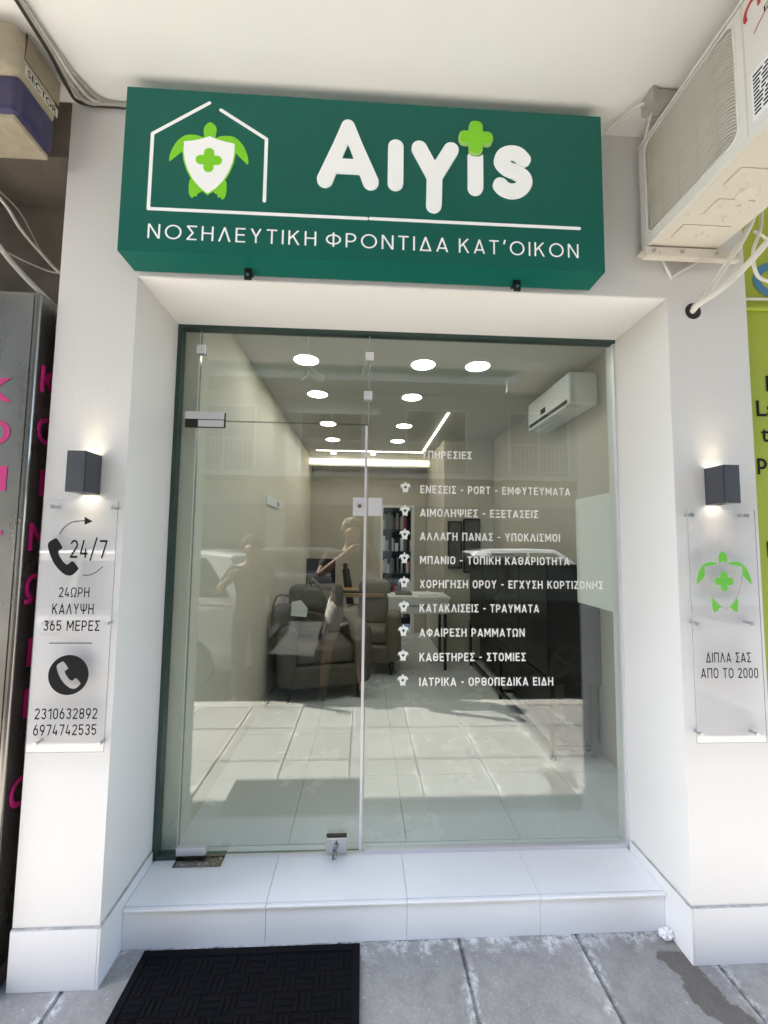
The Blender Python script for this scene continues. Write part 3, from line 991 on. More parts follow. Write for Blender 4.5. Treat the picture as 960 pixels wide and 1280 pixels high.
# ---- lettering on the fixed pane
YT = G - 0.0056
strokes_text('lettering', 'ΥΠΗΡΕΣΙΕΣ', 0.132, 0.371, 1.896, 0.036, YT, 'white_vinyl', fixed)
LINES = [('ΕΝΕΣΕΙΣ - PORT - ΕΜΦΥΤΕΥΜΑΤΑ', 0.843), ('ΑΙΜΟΛΗΨΙΕΣ - ΕΞΕΤΑΣΕΙΣ', 0.686), ('ΑΛΛΑΓΗ ΠΑΝΑΣ - ΥΠΟΚΛΙΣΜΟΙ', 0.789),
         ('ΜΠΑΝΙΟ - ΤΟΠΙΚΗ ΚΑΘΑΡΙΟΤΗΤΑ', 0.832), ('ΧΟΡΗΓΗΣΗ ΟΡΟΥ - ΕΓΧΥΣΗ ΚΟΡΤΙΖΟΝΗΣ', 0.991), ('ΚΑΤΑΚΛΙΣΕΙΣ - ΤΡΑΥΜΑΤΑ', 0.683),
         ('ΑΦΑΙΡΕΣΗ ΡΑΜΜΑΤΩΝ', 0.614), ('ΚΑΘΕΤΗΡΕΣ - ΣΤΟΜΙΕΣ', 0.617), ('ΙΑΤΡΙΚΑ - ΟΡΘΟΠΕΔΙΚΑ ΕΙΔΗ', 0.744)]

# turtle emblem geometry, unit size: x in [-.5,.5], drawn for the fascia sign (width 0.28)
TC = (-0.7115, 2.862)
T_head = smooth_pts([(-.7125, 3.012), (-.692, 2.995), (-.690, 2.972), (-.697, 2.950), (-.727, 2.950), (-.735, 2.972), (-.731, 2.996)])
T_finL = smooth_pts([(-.735, 2.945), (-.757, 2.958), (-.798, 2.956), (-.830, 2.926), (-.849, 2.880), (-.850, 2.852), (-.838, 2.862), (-.815, 2.884), (-.800, 2.900), (-.775, 2.915)])
T_finR = [(2 * TC[0] - p[0], p[1] + 0.003) for p in T_finL]
T_footL = smooth_pts([(-.772, 2.790), (-.778, 2.760), (-.775, 2.730), (-.764, 2.716), (-.757, 2.726), (-.750, 2.722), (-.745, 2.736), (-.738, 2.738), (-.730, 2.752), (-.735, 2.785)])
T_footR = [(2 * TC[0] - p[0], p[1]) for p in T_footL]
T_shield = [(-.806, 2.934), (-.770, 2.940), (-.738, 2.949), (-.7125, 2.961), (-.687, 2.950), (-.655, 2.942), (-.6185, 2.936), (-.6185, 2.895), (-.624, 2.858), (-.637, 2.820), (-.655, 2.785), (-.680, 2.755), (-.711, 2.731), (-.742, 2.755), (-.768, 2.785), (-.787, 2.820), (-.800, 2.858), (-.806, 2.895)]
def T_cross(X, Z):
    c = (-.7113, 2.8635)
    return np.minimum(d_rr(X - c[0], Z - c[1], .0465, .0182, .0175), d_rr(X - c[0], Z - c[1], .0182, .0465, .0175))
def d_rr(X, Z, hx, hz, r):
    qx, qz = np.abs(X) - hx + r, np.abs(Z) - hz + r
    return np.hypot(np.maximum(qx, 0), np.maximum(qz, 0)) + np.minimum(np.maximum(qx, qz), 0) - r
def T_body(X, Z):
    d = d_poly(X, Z, T_head)
    for p in (T_finL, T_finR, T_footL, T_footR):
        d = np.minimum(d, d_poly(X, Z, p))
    return d
def xf(fn, cx, cz, s):
    return lambda X, Z: fn((X - cx) / s + TC[0], (Z - cz) / s + TC[1]) * s

icon_a = icon_b = None
for i, (s_, xe) in enumerate(LINES):
    z = 1.7305 - i * 0.1095
    strokes_text('lettering', s_, 0.1265, xe, z, 0.0370, YT, 'white_vinyl', fixed)
    cx, cz = 0.0565 - i * 0.0006, z + 0.0265
    s = 0.175
    if icon_a is None:
        def f_body(X, Z):
            d = np.minimum(T_body(X, Z), d_poly(X, Z, T_shield) - .004)
            return np.maximum(d, -T_cross(X, Z) - .004)
        icon_a = cut('turtle_emblem', xf(f_body, cx, cz, s), (cx - .03, cx + .03, cz - .03, cz + .03), 0.0009, YT, 0, 'white_vinyl', fixed, False)
        icon_b = cut('cross', xf(lambda X, Z: T_cross(X, Z) + .003, cx, cz, s), (cx - .012, cx + .012, cz - .012, cz + .012), 0.0008, YT - .0003, 0, 'sign_green', icon_a)
        i0 = (cx, cz)
    else:
        dx, dz = cx - i0[0], cz - i0[1]
        a = icon_a.copy()
        COL.objects.link(a)
        a.matrix_parent_inverse = icon_a.matrix_parent_inverse.copy()
        a.location = (dx, 0, dz)
        c = icon_b.copy()
        COL.objects.link(c)
        c.parent = a
        c.matrix_parent_inverse = icon_b.matrix_parent_inverse.copy()

# ================================================================ FASCIA SIGN
sg = thing('fascia_sign', 'dark green illuminated sign box with white lettering and a turtle shield emblem', 'sign', (-0.13, -0.07, 2.5))
SX0, SX1, SZ0, SZ1, SY = -1.0135, 0.7471, 2.5085, 3.1335, -0.1231
MB().box(SX0, SX1, SY, -0.012, SZ0, SZ1, .0025).build('sign_case', 'sign_green', sg)
yl = SY - 0.0008
def strokes(name, paths, r, step, th, mat, bounds, y=yl):
    def f(X, Z):
        d = np.full(X.shape, 9.0)
        for p in paths:
            d = np.minimum(d, d_path(X, Z, p, r))
        return d
    return cut(name, f, bounds, step, y, th, mat, sg)
strokes('house_outline', [[(-.719, 3.087), (-.914, 2.955), (-.914, 2.669), (-.141, 2.672)], [(-.677, 3.062), (-.510, 2.959), (-.510, 2.720)]], .0062, .003, 0, 'white_letter', (-.93, -.12, 2.65, 3.11))
strokes('underline', [[(-.128, 2.673), (.651, 2.675)]], .0062, .003, 0, 'white_letter', (-.14, .67, 2.66, 2.69))
tu = thing('turtle', '', '', (TC[0], SY, TC[1]))
for kx in ('label', 'category'):
    if kx in tu: del tu[kx]
tu.parent = sg
tu.matrix_parent_inverse = parent_mat(sg).inverted()
for nm, pp_ in (('head', T_head), ('flipper', T_finL), ('flipper', T_finR), ('foot', T_footL), ('foot', T_footR)):
    cut(nm, lambda X, Z, q=pp_: d_poly(X, Z, q), (-.87, -.55, 2.70, 3.03), .0035, yl, 0, 'lime', tu)
cut('shield_rim', lambda X, Z: d_poly(X, Z, T_shield) - .0015, (-.82, -.60, 2.72, 2.97), .0035, yl - .0006, 0, 'lime', tu)
cut('shield', lambda X, Z: d_poly(X, Z, T_shield) + .004, (-.82, -.60, 2.72, 2.97), .0035, yl - .0012, 0, 'white_letter', tu)
cut('cross', T_cross, (-.78, -.64, 2.80, 2.93), .003, yl - .0018, 0, 'lime', tu)
R_ = 0.0285
th = 0.009
yb = SY - th
def big_a(X, Z):
    d = d_caps(X, Z, (-.270, 2.866), (-.154, 2.866), .0265)
    for q in np.linspace(0, 1, 60):
        for fx in (-.2945, -.1285):
            d = np.minimum(d, np.hypot(X - (fx + (-.2145 - fx) * q), Z - (2.8105 + (3.0225 - 2.8105) * q)) - (.0288 - .0045 * min(1, q * 1.6)))
    return d
cut('letter', big_a, (-.34, -.08, 2.76, 3.07), .004, yb, th, 'white_letter', sg)
strokes('letter', [[(-.038, 2.951), (-.038, 2.8125)]], R_, .004, th, 'white_letter', (-.08, 0, 2.77, 3.0), yb)
strokes('letter', [[(.049, 2.952), (.106, 2.845), (.167, 2.953)], [(.106, 2.845), (.104, 2.7335)]], R_, .004, th, 'white_letter', (.01, .21, 2.69, 3.0), yb)
def plus(X, Z):
    return np.minimum(d_rr(X - .259, Z - 3.0025, .0235, .0635, .0185), d_rr(X - .2595, Z - 3.0025, .0615, .0235, .0185))
def i_stem(X, Z):
    d = d_caps(X, Z, (.2585, 2.95), (.2585, 2.8105), .0285)
    return np.maximum(d, -(plus(X, Z) - .009))
cut('letter', i_stem, (.22, .30, 2.77, 2.99), .003, yb, th, 'white_letter', sg)
s_path = smooth_pts([(.440, 2.932), (.420, 2.952), (.393, 2.956), (.366, 2.944), (.357, 2.918), (.378, 2.893), (.410, 2.880), (.439, 2.862), (.443, 2.834), (.421, 2.811), (.392, 2.804), (.366, 2.812), (.352, 2.826)], 5, False)
strokes('letter', [s_path], .0275, .004, th, 'white_letter', (.31, .49, 2.76, 3.0), yb)
M['lime_pale'] = plain('pale_lime_edge', (0.45, 0.72, 0.22), 0.4)
cut('cross_edge', lambda X, Z: plus(X, Z) - .002, (.18, .34, 2.91, 3.09), .0035, SY - .013, .0125, 'lime_pale', sg)
cut('cross', lambda X, Z: plus(X, Z) + .0012, (.18, .34, 2.91, 3.09), .0035, SY - .0155, .0024, 'lime', sg)
TAG = [('ΝΟΣΗΛΕΥΤΙΚΗ', -.912, -.321), ('ΦΡΟΝΤΙΔΑ', -.287, .158), ('ΚΑΤ’ΟΙΚΟΝ', .197, .646)]
for s_, a, b_ in TAG:
    strokes_text('tagline', s_, a, b_, 2.5585, .0545, yl, 'white_letter', sg, r=.052, rnd=True, gap=.26)
for x in (-.578, .438):
    b = MB()
    b.box(x - .010, x + .010, -0.055, -0.015, 2.4995, 2.5078, .001)
    b.box(x - .014, x + .014, -.06, -.052, 2.465, 2.5076, .002)
    bo = b.build('bracket', 'black', sg)
    MB().cyl((x, -.06, 2.482), (x, -.064, 2.482), .006, n=8).build('bolt', 'steel_clean', bo)
# dark drip of the sign: mounting rails on the wall
MB().box(SX0 + .1, SX1 - .1, -0.0115, -0.001, 2.7, 2.74).box(SX0 + .1, SX1 - .1, -0.0115, -0.001, 2.95, 2.99).build('rail', 'black', sg, smooth=False)

# ================================================================ WALL LAMPS
def wall_lamp(x0, x1, label):
    z0, z1 = 1.660, 1.803
    xm = (x0 + x1) / 2
    t = thing('wall_lamp', label, 'wall lamp', (xm, 0, z0), group='up and down wall lamps on the pillars')
    b = MB()
    y0, y1, w = -.090, -.001, .005
    b.box(x0, x1, y0, y0 + w, z0, z1, .0012).box(x0, x1, y1 - w, y1, z0, z1, .0012)
    b.box(x0, x0 + w, y0 + .001, y1 - .001, z0 + .0004, z1 - .0004).box(x1 - w, x1, y0 + .001, y1 - .001, z0 + .0004, z1 - .0004)
    b.box(x0 + w, x1 - w, y0 + w, y1 - w, z0 + .03, z1 - .03)
    b.build('body', 'anthracite', t)
    for z, up in ((z1 - .022, 1), (z0 + .022, -1)):
        MB().cyl((xm, -.046, z - .003), (xm, -.046, z + .003), .020).build('lens', 'lens', t)
        ld = bpy.data.lights.new('lamp_beam', 'SPOT')
        ld.energy = 0.11
        ld.color = (1.0, 0.78, 0.50)
        ld.spot_size = rad(88)
        ld.spot_blend = 1.0
        ld.shadow_soft_size = 0.015
        lo = bpy.data.objects.new('lamp_beam', ld)
        COL.objects.link(lo)
        lo.location = (xm, -.046, z + up * .006)
        lo.rotation_euler = (rad(180) if up > 0 else 0, 0, 0)
        lo.parent = t
        lo.matrix_parent_inverse = parent_mat(t).inverted()
wall_lamp(-1.157, -1.095, 'dark grey up and down wall lamp above the plaque with phone numbers')
wall_lamp(1.199, 1.259, 'dark grey up and down wall lamp above the plaque with the green turtle')

# ================================================================ ACRYLIC PLAQUES
def plaque(x0, x1, z0, z1, label, studs):
    t = thing('wall_plaque', label, 'plaque', ((x0 + x1) / 2, 0, z0), group='clear acrylic plaques on the pillars')
    b = MB()
    b.box(x0, x1, -.030, -.026, z0, z1)
    o = b.build('panel', ['acrylic', 'acrylic_edge'], t, smooth=False)
    for p in o.data.polygons:
        if abs(p.normal.y) < .5:
            p.material_index = 1
    for x, z in studs:
        b = MB()
        b.cyl((x, -.0005, z), (x, -.0258, z), .0055, n=14).cyl((x, -.0302, z), (x, -.034, z), .0078, n=16)
        b.build('standoff', 'steel_clean', t)
    return t, o
YP = -0.0307
pl, pp = plaque(-1.270, -1.012, .773, 1.637, 'clear acrylic plaque with phone handset, 24/7 and black phone numbers',
                [(-1.236, 1.612), (-1.027, 1.611), (-1.237, 1.205), (-1.027, 1.204), (-1.238, .802), (-1.028, .800)])
strokes_text('lettering', '24/7', -1.166, -1.041, 1.432, .064, YP, 'black_vinyl', pp, r=.058)
strokes_text('lettering', '24ΩΡΗ', -1.194, -1.091, 1.2955, .0345, YP, 'black_vinyl', pp, r=.066)
strokes_text('lettering', 'ΚΑΛΥΨΗ', -1.213, -1.073, 1.237, .0365, YP, 'black_vinyl', pp, r=.066)
strokes_text('lettering', '365 ΜΕΡΕΣ', -1.238, -1.049, 1.180, .036, YP, 'black_vinyl', pp, r=.066)
strokes_text('lettering', '2310632892', -1.246, -1.039, .8835, .0365, YP, 'black_vinyl', pp, r=.066)
strokes_text('lettering', '6974742535', -1.247, -1.039, .830, .0365, YP, 'black_vinyl', pp, r=.066)
MB().box(-1.215, -1.071, YP - .0002, YP + .0001, 1.137, 1.140).build('rule', 'black_vinyl', pp, smooth=False)
H_BIG = smooth_pts([(-1.222, 1.499), (-1.213, 1.499), (-1.194, 1.472), (-1.195, 1.463), (-1.205, 1.456), (-1.203, 1.444), (-1.191, 1.424), (-1.178, 1.411), (-1.169, 1.410), (-1.160, 1.419), (-1.152, 1.419), (-1.135, 1.399), (-1.135, 1.391), (-1.152, 1.373), (-1.170, 1.371), (-1.190, 1.382), (-1.215, 1.409), (-1.232, 1.440), (-1.242, 1.470), (-1.240, 1.486)], 3)
cut('handset', lambda X, Z: d_poly(X, Z, H_BIG), (-1.26, -1.12, 1.36, 1.51), .002, YP, 0, 'black_vinyl', pp)
ar = smooth_pts([(-1.205, 1.515), (-1.190, 1.540), (-1.164, 1.558), (-1.124, 1.564)], 6, False)
cut('arrow', lambda X, Z: np.minimum(d_path(X, Z, ar, .0016), d_poly(X, Z, [(-1.124, 1.578), (-1.095, 1.5615), (-1.123, 1.549)])), (-1.22, -1.08, 1.50, 1.59), .0016, YP, 0, 'black_vinyl', pp)
a2 = smooth_pts([(-1.117, 1.372), (-1.095, 1.373), (-1.072, 1.384), (-1.052, 1.402)], 6, False)
cut('arc', lambda X, Z: d_path(X, Z, a2, .0014), (-1.13, -1.04, 1.36, 1.41), .0014, YP, 0, 'black_vinyl', pp)
H_SM = [((p[0] + 1.189) * .76 - 1.1435, (p[1] - 1.435) * .70 + 1.030) for p in H_BIG]
dk = cut('phone_disc', lambda X, Z: np.maximum(np.hypot(X + 1.1435, Z - 1.031) - .0672, -d_poly(X, Z, H_SM)), (-1.22, -1.06, .955, 1.105), .002, YP, 0, 'black_vinyl', pp)

pr, pq = plaque(1.101, 1.371, .777, 1.641, 'clear acrylic plaque with a green turtle shield emblem and two lines of black text',
                [(1.116, 1.618), (1.336, 1.619), (1.117, 1.210), (1.333, 1.211), (1.117, .809), (1.333, .807)])
strokes_text('lettering', 'ΔΙΠΛΑ ΣΑΣ', 1.147, 1.323, 1.067, .037, YP, 'black_vinyl', pq, r=.066)
strokes_text('lettering', 'ΑΠΟ ΤΟ 2000', 1.125, 1.348, 1.010, .037, YP, 'black_vinyl', pq, r=.066)
M['lime_soft'] = plain('light_green_vinyl', (0.14, 0.50, 0.045), 0.4)
tb = cut('shield_rim', xf(lambda X, Z: np.abs(d_poly(X, Z, T_shield)) - .0018, 1.2325, 1.364, .775), (1.14, 1.33, 1.25, 1.46), .0016, YP, 0, 'grout', pq)
for nm, pp_ in (('head', T_head), ('flipper', T_finL), ('flipper', T_finR), ('foot', T_footL), ('foot', T_footR)):
    cut(nm, xf(lambda X, Z, q=pp_: np.maximum(d_poly(X, Z, q), -(d_poly(X, Z, T_shield) - .003)), 1.2325, 1.364, .775), (1.11, 1.36, 1.24, 1.49), .0025, YP, 0, 'lime_soft', pq)
cut('cross', xf(T_cross, 1.2325, 1.366, .80), (1.18, 1.29, 1.31, 1.42), .0025, YP, 0, 'lime_soft', pq)

# ================================================================ DOOR MAT
mt = thing('door_mat', 'black rubber door mat with basket weave ribs on the paving before the step', 'mat', (-.515, -.17, 0))
mx0, mx1, my0, my1 = -.906, -.125, -.455, .108
b = MB()
b.box(mx0, mx1, my0, my1, .0025, .0085, .002)
b.build('base', 'rubber', mt)
b = MB()
w = .026
for a in ((mx0, mx1, my0, my0 + w), (mx0, mx1, my1 - w, my1), (mx0, mx0 + w, my0 + w, my1 - w), (mx1 - w, mx1, my0 + w, my1 - w)):
    b.box(*a, .0086, .0125, .0018)
b.build('border', 'rubber', mt)
b = MB()
nx, ny = 12, 8
cx, cy = (mx1 - mx0 - 2 * w - .012) / nx, (my1 - my0 - 2 * w - .012) / ny
for i in range(nx):
    for j in range(ny):
        x, y = mx0 + w + .006 + i * cx, my0 + w + .006 + j * cy
        for q in range(3):
            if (i + j) % 2:
                b.box(x + .003, x + cx - .003, y + .002 + q * cy / 3, y + (q + 1) * cy / 3 - .006, .0086, .0122, .0015, 1)
            else:
                b.box(x + .002 + q * cx / 3, x + (q + 1) * cx / 3 - .006, y + .003, y + cy - .003, .0086, .0122, .0015, 1)
b.build('tread', 'rubber', mt)

# ================================================================ crumpled paper by the pillar
bm = bmesh.new()
bmesh.ops.create_icosphere(bm, subdivisions=3, radius=.022)
r = random.Random(11)
for v in bm.verts:
    v.co *= 1 + r.uniform(-.28, .22)
    v.co = Vector((v.co.x * 1.2, v.co.y * .9, v.co.z * .8)) + Vector((1.045, .092, .021))
me = bpy.data.meshes.new('crumpled_paper')
bm.to_mesh(me)
bm.free()
tag(put('crumpled_paper', me, 'paper'), 'small crumpled white paper in the corner of step and right pillar', 'litter')

# ================================================================ OUTDOOR AIR CONDITIONER, right
ac = thing('outdoor_air_conditioner', 'aged white outdoor air conditioner with round cornered grille above the right pillar', 'air conditioner', (1.1, -.4, 2.65))
AX0, AX1, AY0, AY1, AZ0, AZ1 = .963, 1.255, -.82, -.022, 2.676, 3.124
b = MB()
b.box(AX0 + .012, AX1, AY0, AY1, AZ0 + .014, AZ1 - .018, .008)
b.build('casing', 'ac_white', ac)
b = MB()
b.box(AX0 - .002, AX1 + .004, AY0 - .004, AY1 + .002, AZ1 - .0145, AZ1, .004)
b.build('lid', 'ac_white', ac)
MB().box(AX0 + .004, AX1, AY0 + .002, AY1 - .002, AZ1 - .019, AZ1 - .015).build('lid_seam', 'black', ac, smooth=False)
# front sheet with the grille opening
gy0, gy1, gz0, gz1 = -.452, -.058, 2.712, 3.098
def rrect(y0, y1, z0, z1, r):
    def f(X, Z):
        qx = np.abs(X - (y0 + y1) / 2) - (y1 - y0) / 2 + r
        qz = np.abs(Z - (z0 + z1) / 2) - (z1 - z0) / 2 + r
        return np.hypot(np.maximum(qx, 0), np.maximum(qz, 0)) + np.minimum(np.maximum(qx, qz), 0) - r
    return f
open_ = rrect(gy0, gy1, gz0, gz1, .035)
outer = rrect(AY0, AY1, AZ0, AZ1 - .0195, .008)
bmf = cut_bm(lambda X, Z: np.maximum(outer(X, Z), -open_(X, Z)), (AY0 - .01, AY1 + .01, AZ0 - .01, AZ1), .006, 0, .012)
for v in bmf.verts:          # built facing -y along x: turn it to face -x, running along y
    v.co = Vector((AX0 + v.co.y, v.co.x, v.co.z))
bmesh.ops.reverse_faces(bmf, faces=bmf.faces)
me = bpy.data.meshes.new('front_panel')
bmf.to_mesh(me)
bmf.free()
put('front_panel', me, 'ac_white', ac)
b = MB()
b.box(AX0 + .020, AX0 + .024, gy0 - .01, gy1 + .01, gz0 - .01, gz1 + .01)
b.build('coil', 'ac_dark', ac, smooth=False)
b = MB()
n = 34
zt, zb = gz1 - .008, gz0 + .004
for k in range(n):
    z = zb + (zt - zb) * k / (n - 1)
    drop = .030
    pts = [(AX0 + .007, gy1 - .004, z), (AX0 + .005, gy0 + .12, z), (AX0 + .005, gy0 + .060, z - .002), (AX0 + .006, gy0 + .022, max(gz0 + .003, z - .014)), (AX0 + .010, gy0 + .004, max(gz0 + .002, z - drop))]
    b.tube(pts, .0030, 6, smooth=3)
for y in (-.13, -.21, -.29, -.37):
    b.box(AX0 + .0095, AX0 + .012, y - .002, y + .002, gz0 + .003, gz1 - .003)
gr = b.build('grille', 'ac_slat', ac)
b = MB()
ring = []
for t in np.linspace(0, 2 * math.pi, 49)[:-1]:
    d = Vector((math.cos(t), math.sin(t)))
    yy = np.clip(d.x * 9, -1, 1) * ((gy1 - gy0) / 2 - .035) + (gy0 + gy1) / 2 + .035 * d.x
    zz = np.clip(d.y * 9, -1, 1) * ((gz1 - gz0) / 2 - .035) + (gz0 + gz1) / 2 + .035 * d.y
    ring.append((AX0 + .0005, yy, zz))
b.tube(ring + [ring[0]], .0045, 8, smooth=1)
b.build('grille_frame', 'ac_white', ac)
MB().box(AX0 - .0012, AX0 + .001, -.4825, -.4785, AZ0 + .012, AZ1 - .024).build('panel_seam', 'ac_slat', ac, smooth=False)
FR = ((AX0 - .0008, 0, 0), (0, -1, 0), (0, 0, 1), None)
# maker's mark and rating label (running away from the wall)
MB().box(AX0 - .0007, AX0 - .0002, -.66, -.497, 2.712, 2.860).build('rating_label', 'paper', ac, smooth=False)
b = MB()
r = random.Random(2)
for k in range(11):
    z = 2.848 - k * .0115
    y = -.503
    while y > -.645:
        w = r.uniform(.010, .030)
        b.box(AX0 - .0010, AX0 - .0008, max(y - w, -.655), y, z - .006, z)
        y -= w + .006
b.build('label_print', 'black_vinyl', ac, smooth=False)
lettering('brand_lettering', 'inventor', .535, .80, 3.045, .034, 0, 'red', ac, bold=.02, frame=FR)
lettering('brand_lettering', 'DC INVERTER', .545, .76, 2.992, .017, 0, 'black_vinyl', ac, bold=.01, frame=FR)
def arc_mark(X, Z):
    p = [(.512 + .022 * math.cos(t), 3.048 + .027 * math.sin(t)) for t in np.linspace(-.35, 3.6, 18)]
    return d_path(X, Z, p, .0055)
bmf = cut_bm(arc_mark, (.47, .55, 3.0, 3.09), .003, 0, 0)
for v in bmf.verts:
    v.co = Vector((AX0 - .0008, -v.co.x, v.co.z))
me = bpy.data.meshes.new('brand_mark')
bmf.to_mesh(me)
bmf.free()
put('brand_mark', me, 'red', ac)
def swoosh(X, Z):
    p = smooth_pts([(.515, 2.968), (.535, 2.984), (.60, 3.015), (.70, 3.022)], 6, False)
    return d_path(X, Z, p, .0022)
bmf = cut_bm(swoosh, (.50, .72, 2.95, 3.04), .003, 0, 0)
for v in bmf.verts:
    v.co = Vector((AX0 - .0008, -v.co.x, v.co.z))
me = bpy.data.meshes.new('brand_swoosh')
bmf.to_mesh(me)
bmf.free()
put('brand_swoosh', me, 'red', ac)
# underpan with pressed ribs
b = MB()
b.box(AX0 + .013, AX1 - .002, AY0 + .004, AY1 - .002, AZ0 + .004, AZ0 + .013)
for k in range(6):
    y = -.13 - k * .115
    b.box(AX0 + .06 + (k % 2) * .03, AX1 - .05 - (k % 3) * .02, y - .035, y + .03, AZ0 - .001, AZ0 + .0035, .002)
b.sphere((AX0 + .17, -.30, AZ0 + .004), .035, sc=(1, 1, .25)).sphere((AX0 + .13, -.52, AZ0 + .004), .045, sc=(1, 1, .25)).sphere((AX0 + .2, -.2, AZ0 + .004), .02, sc=(1, 1, .3))
b.build('underpan', 'ac_under', ac)
# wall bracket: channel along the wall with bolts and an arm under the unit
b = MB()
b.box(.955, 1.345, -.058, -.052, 2.634, 2.672, .002).box(.955, 1.345, -.052, -.002, 2.667, 2.6725, .001).box(.955, 1.345, -.052, -.030, 2.634, 2.639, .001)
b.build('bracket', 'ac_under', ac)
for x in (.985, 1.10, 1.24, 1.32):
    MB().cyl((x, -.058, 2.653), (x, -.063, 2.653), .008, n=6).build('bolt', 'box_grey', ac)
def cable(name, label, cat, pts, r_, mat='cable_white', group=None, ridge=0.0, smooth=8, n=10):
    b = MB()
    b.tube(pts, r_, n, smooth=smooth, ridge=ridge)
    return tag(b.build(name, mat), label, cat, group)
cable('hose', 'smooth white hose rising from the wall hole to the right', 'hose', [(1.183, .03, 2.44), (1.181, 0, 2.448), (1.186, -.03, 2.462), (1.228, -.08, 2.49), (1.29, -.12, 2.553), (1.345, -.18, 2.635), (1.44, -.22, 2.76)], .0115)
cable('hose', 'ribbed white hose from the wall hole up to the air conditioner underside', 'hose', [(1.184, .03, 2.455), (1.186, 0, 2.462), (1.207, -.035, 2.495), (1.259, -.07, 2.586), (1.320, -.10, 2.70), (1.350, -.12, 2.80), (1.345, -.14, 2.90)], .0105, ridge=.10, smooth=26)
cable('cable', 'thin white cable hanging in a vee below the air conditioner bracket', 'cable', [(1.045, -.02, 2.70), (1.054, -.012, 2.665), (1.071, -.012, 2.616), (1.094, -.003, 2.588), (1.100, .004, 2.586), (1.128, -.01, 2.605), (1.198, -.012, 2.650), (1.234, -.012, 2.70)], .0055)
cable('cable', 'cream cable looping at the right edge beside the hoses', 'cable', [(1.44, -.06, 2.86), (1.41, -.08, 2.76), (1.375, -.10, 2.70), (1.352, -.10, 2.64), (1.362, -.09, 2.585), (1.40, -.07, 2.555), (1.47, -.05, 2.55)], .0062)
cable('cable', 'thin white cable crossing in front of the lime banner top', 'cable', [(1.36, -.10, 2.72), (1.42, -.08, 2.715), (1.50, -.04, 2.70), (1.60, .0, 2.69)], .005)
MB_h = MB()
MB_h.cyl((1.184, .001, 2.448), (1.184, -.0015, 2.448), .033, n=28)
bo = MB_h.build('pipe_hole', 'black', shop)
jb = thing('junction_box', 'old grey cable junction box on the soffit behind the air conditioner', 'junction box', (.98, -.15, 3.15))
b = MB()
b.box(.905, 1.06, -.19, -.13, 3.135, 3.185, .006)
b.build('box', 'box_grey', jb)
b = MB()
b.box(.902, .925, -.194, -.126, 3.131, 3.187, .004).cyl((.903, -.16, 3.155), (.893, -.16, 3.155), .012)
b.build('cap', 'box_grey', jb)
cable('cable', 'thin white cable sagging from the junction box to the green sign', 'cable', [(.895, -.16, 3.155), (.870, -.13, 3.165), (.848, -.08, 3.170), (.82, -.05, 3.155), (.775, -.03, 3.13), (.745, -.02, 3.10)], .0045)
cable('cable', 'short white cable looping down from the junction box to the wall', 'cable', [(.93, -.15, 3.14), (.94, -.12, 3.13), (.965, -.06, 3.12), (.975, -.006, 3.08)], .005)

# ================================================================ OLD WALL UNIT, left
ou = thing('old_wall_unit', 'old beige louvred wall unit with a navy base strip, top left corner', 'air conditioner', (-1.45, -.2, 2.85))
ux1, ux0 = -1.268, -2.0
b = MB()
b.box(ux0, ux1, -.285, -.088, 2.985, 3.165, .035, 5)
b.build('body', 'ac_beige', ou)
b = MB()
b.box(ux0 + .002, ux1 + .003, -.262, -.100, 2.862, 2.996, .024, 5)
b.build('base_strip', 'ac_blue', ou)
b = MB()
b.box(ux0 + .01, ux1 - .012, -.250, -.105, 2.845, 2.866, .006)
b.build('bottom_rim', 'ac_beige', ou)
b = MB()
for k in range(13):
    z = 3.068 + k * .0068
    b.box(ux1 - .002, ux1 + .004, -.245 + k * .0004, -.098, z, z + .0032)
b.build('louvre', 'ac_beige', ou, smooth=False)
MB().box(ux1 - .002, ux1 + .0006, -.246, -.096, 3.064, 3.157).build('louvre_recess', 'ac_dark', ou, smooth=False)
FU = ((ux1 + .0016, 0, 0), (0, 1, 0), (0, 0, 1), None)
MB().box(ux1, ux1 + .0010, -.240, -.098, 3.018, 3.050).build('name_plate', 'ac_slat', ou, smooth=False)
lettering('lettering', 'SECTOR', -.232, -.104, 3.022, .024, 0, 'black_vinyl', ou, bold=.02, frame=FU)

# cables of the left corner
GC = 'cables bundled along the soffit corner'
r = random.Random(4)
for k, (lab, m_, rr) in enumerate((('grey cable nearest the soffit in the corner bundle', 'cable_grey', .008), ('pale cable in the middle of the corner bundle', 'cable_white', .0065),
                                   ('brownish cable lowest in the corner bundle', 'box_grey', .009), ('thin dark cable behind the corner bundle', 'ac_dark', .006))):
    o_ = k * .014
    cable('cable', lab, 'cable', [(-1.27 + o_, -.62, 3.184 - o_ * .3), (-1.235, -.36, 3.184 - o_ * .5), (-1.222 - o_ * .2, -.20, 3.184 - o_ * .8), (-1.205 - o_, -.09, 3.184 - o_ * .7), (-1.16 - o_ * 2, -.02, 3.186 - o_ * .35), (-1.04 - o_, -.010, 3.186 - o_ * .25)], rr, m_, GC)
cable('cable', 'thick pale cable drooping across the grimy wall to the pillar', 'cable', [(-1.75, .12, 2.99), (-1.621, .12, 2.862), (-1.578, .15, 2.782), (-1.531, .20, 2.717), (-1.441, .22, 2.627), (-1.30, .24, 2.56)], .0065, 'cable_white')
cable('conduit', 'ribbed pale conduit slanting down the grimy wall to the pillar', 'conduit', [(-1.75, .10, 2.80), (-1.632, .10, 2.688), (-1.571, .12, 2.610), (-1.513, .15, 2.542), (-1.432, .2, 2.462), (-1.30, .24, 2.39)], .010, 'cable_white', None, .14, 24)
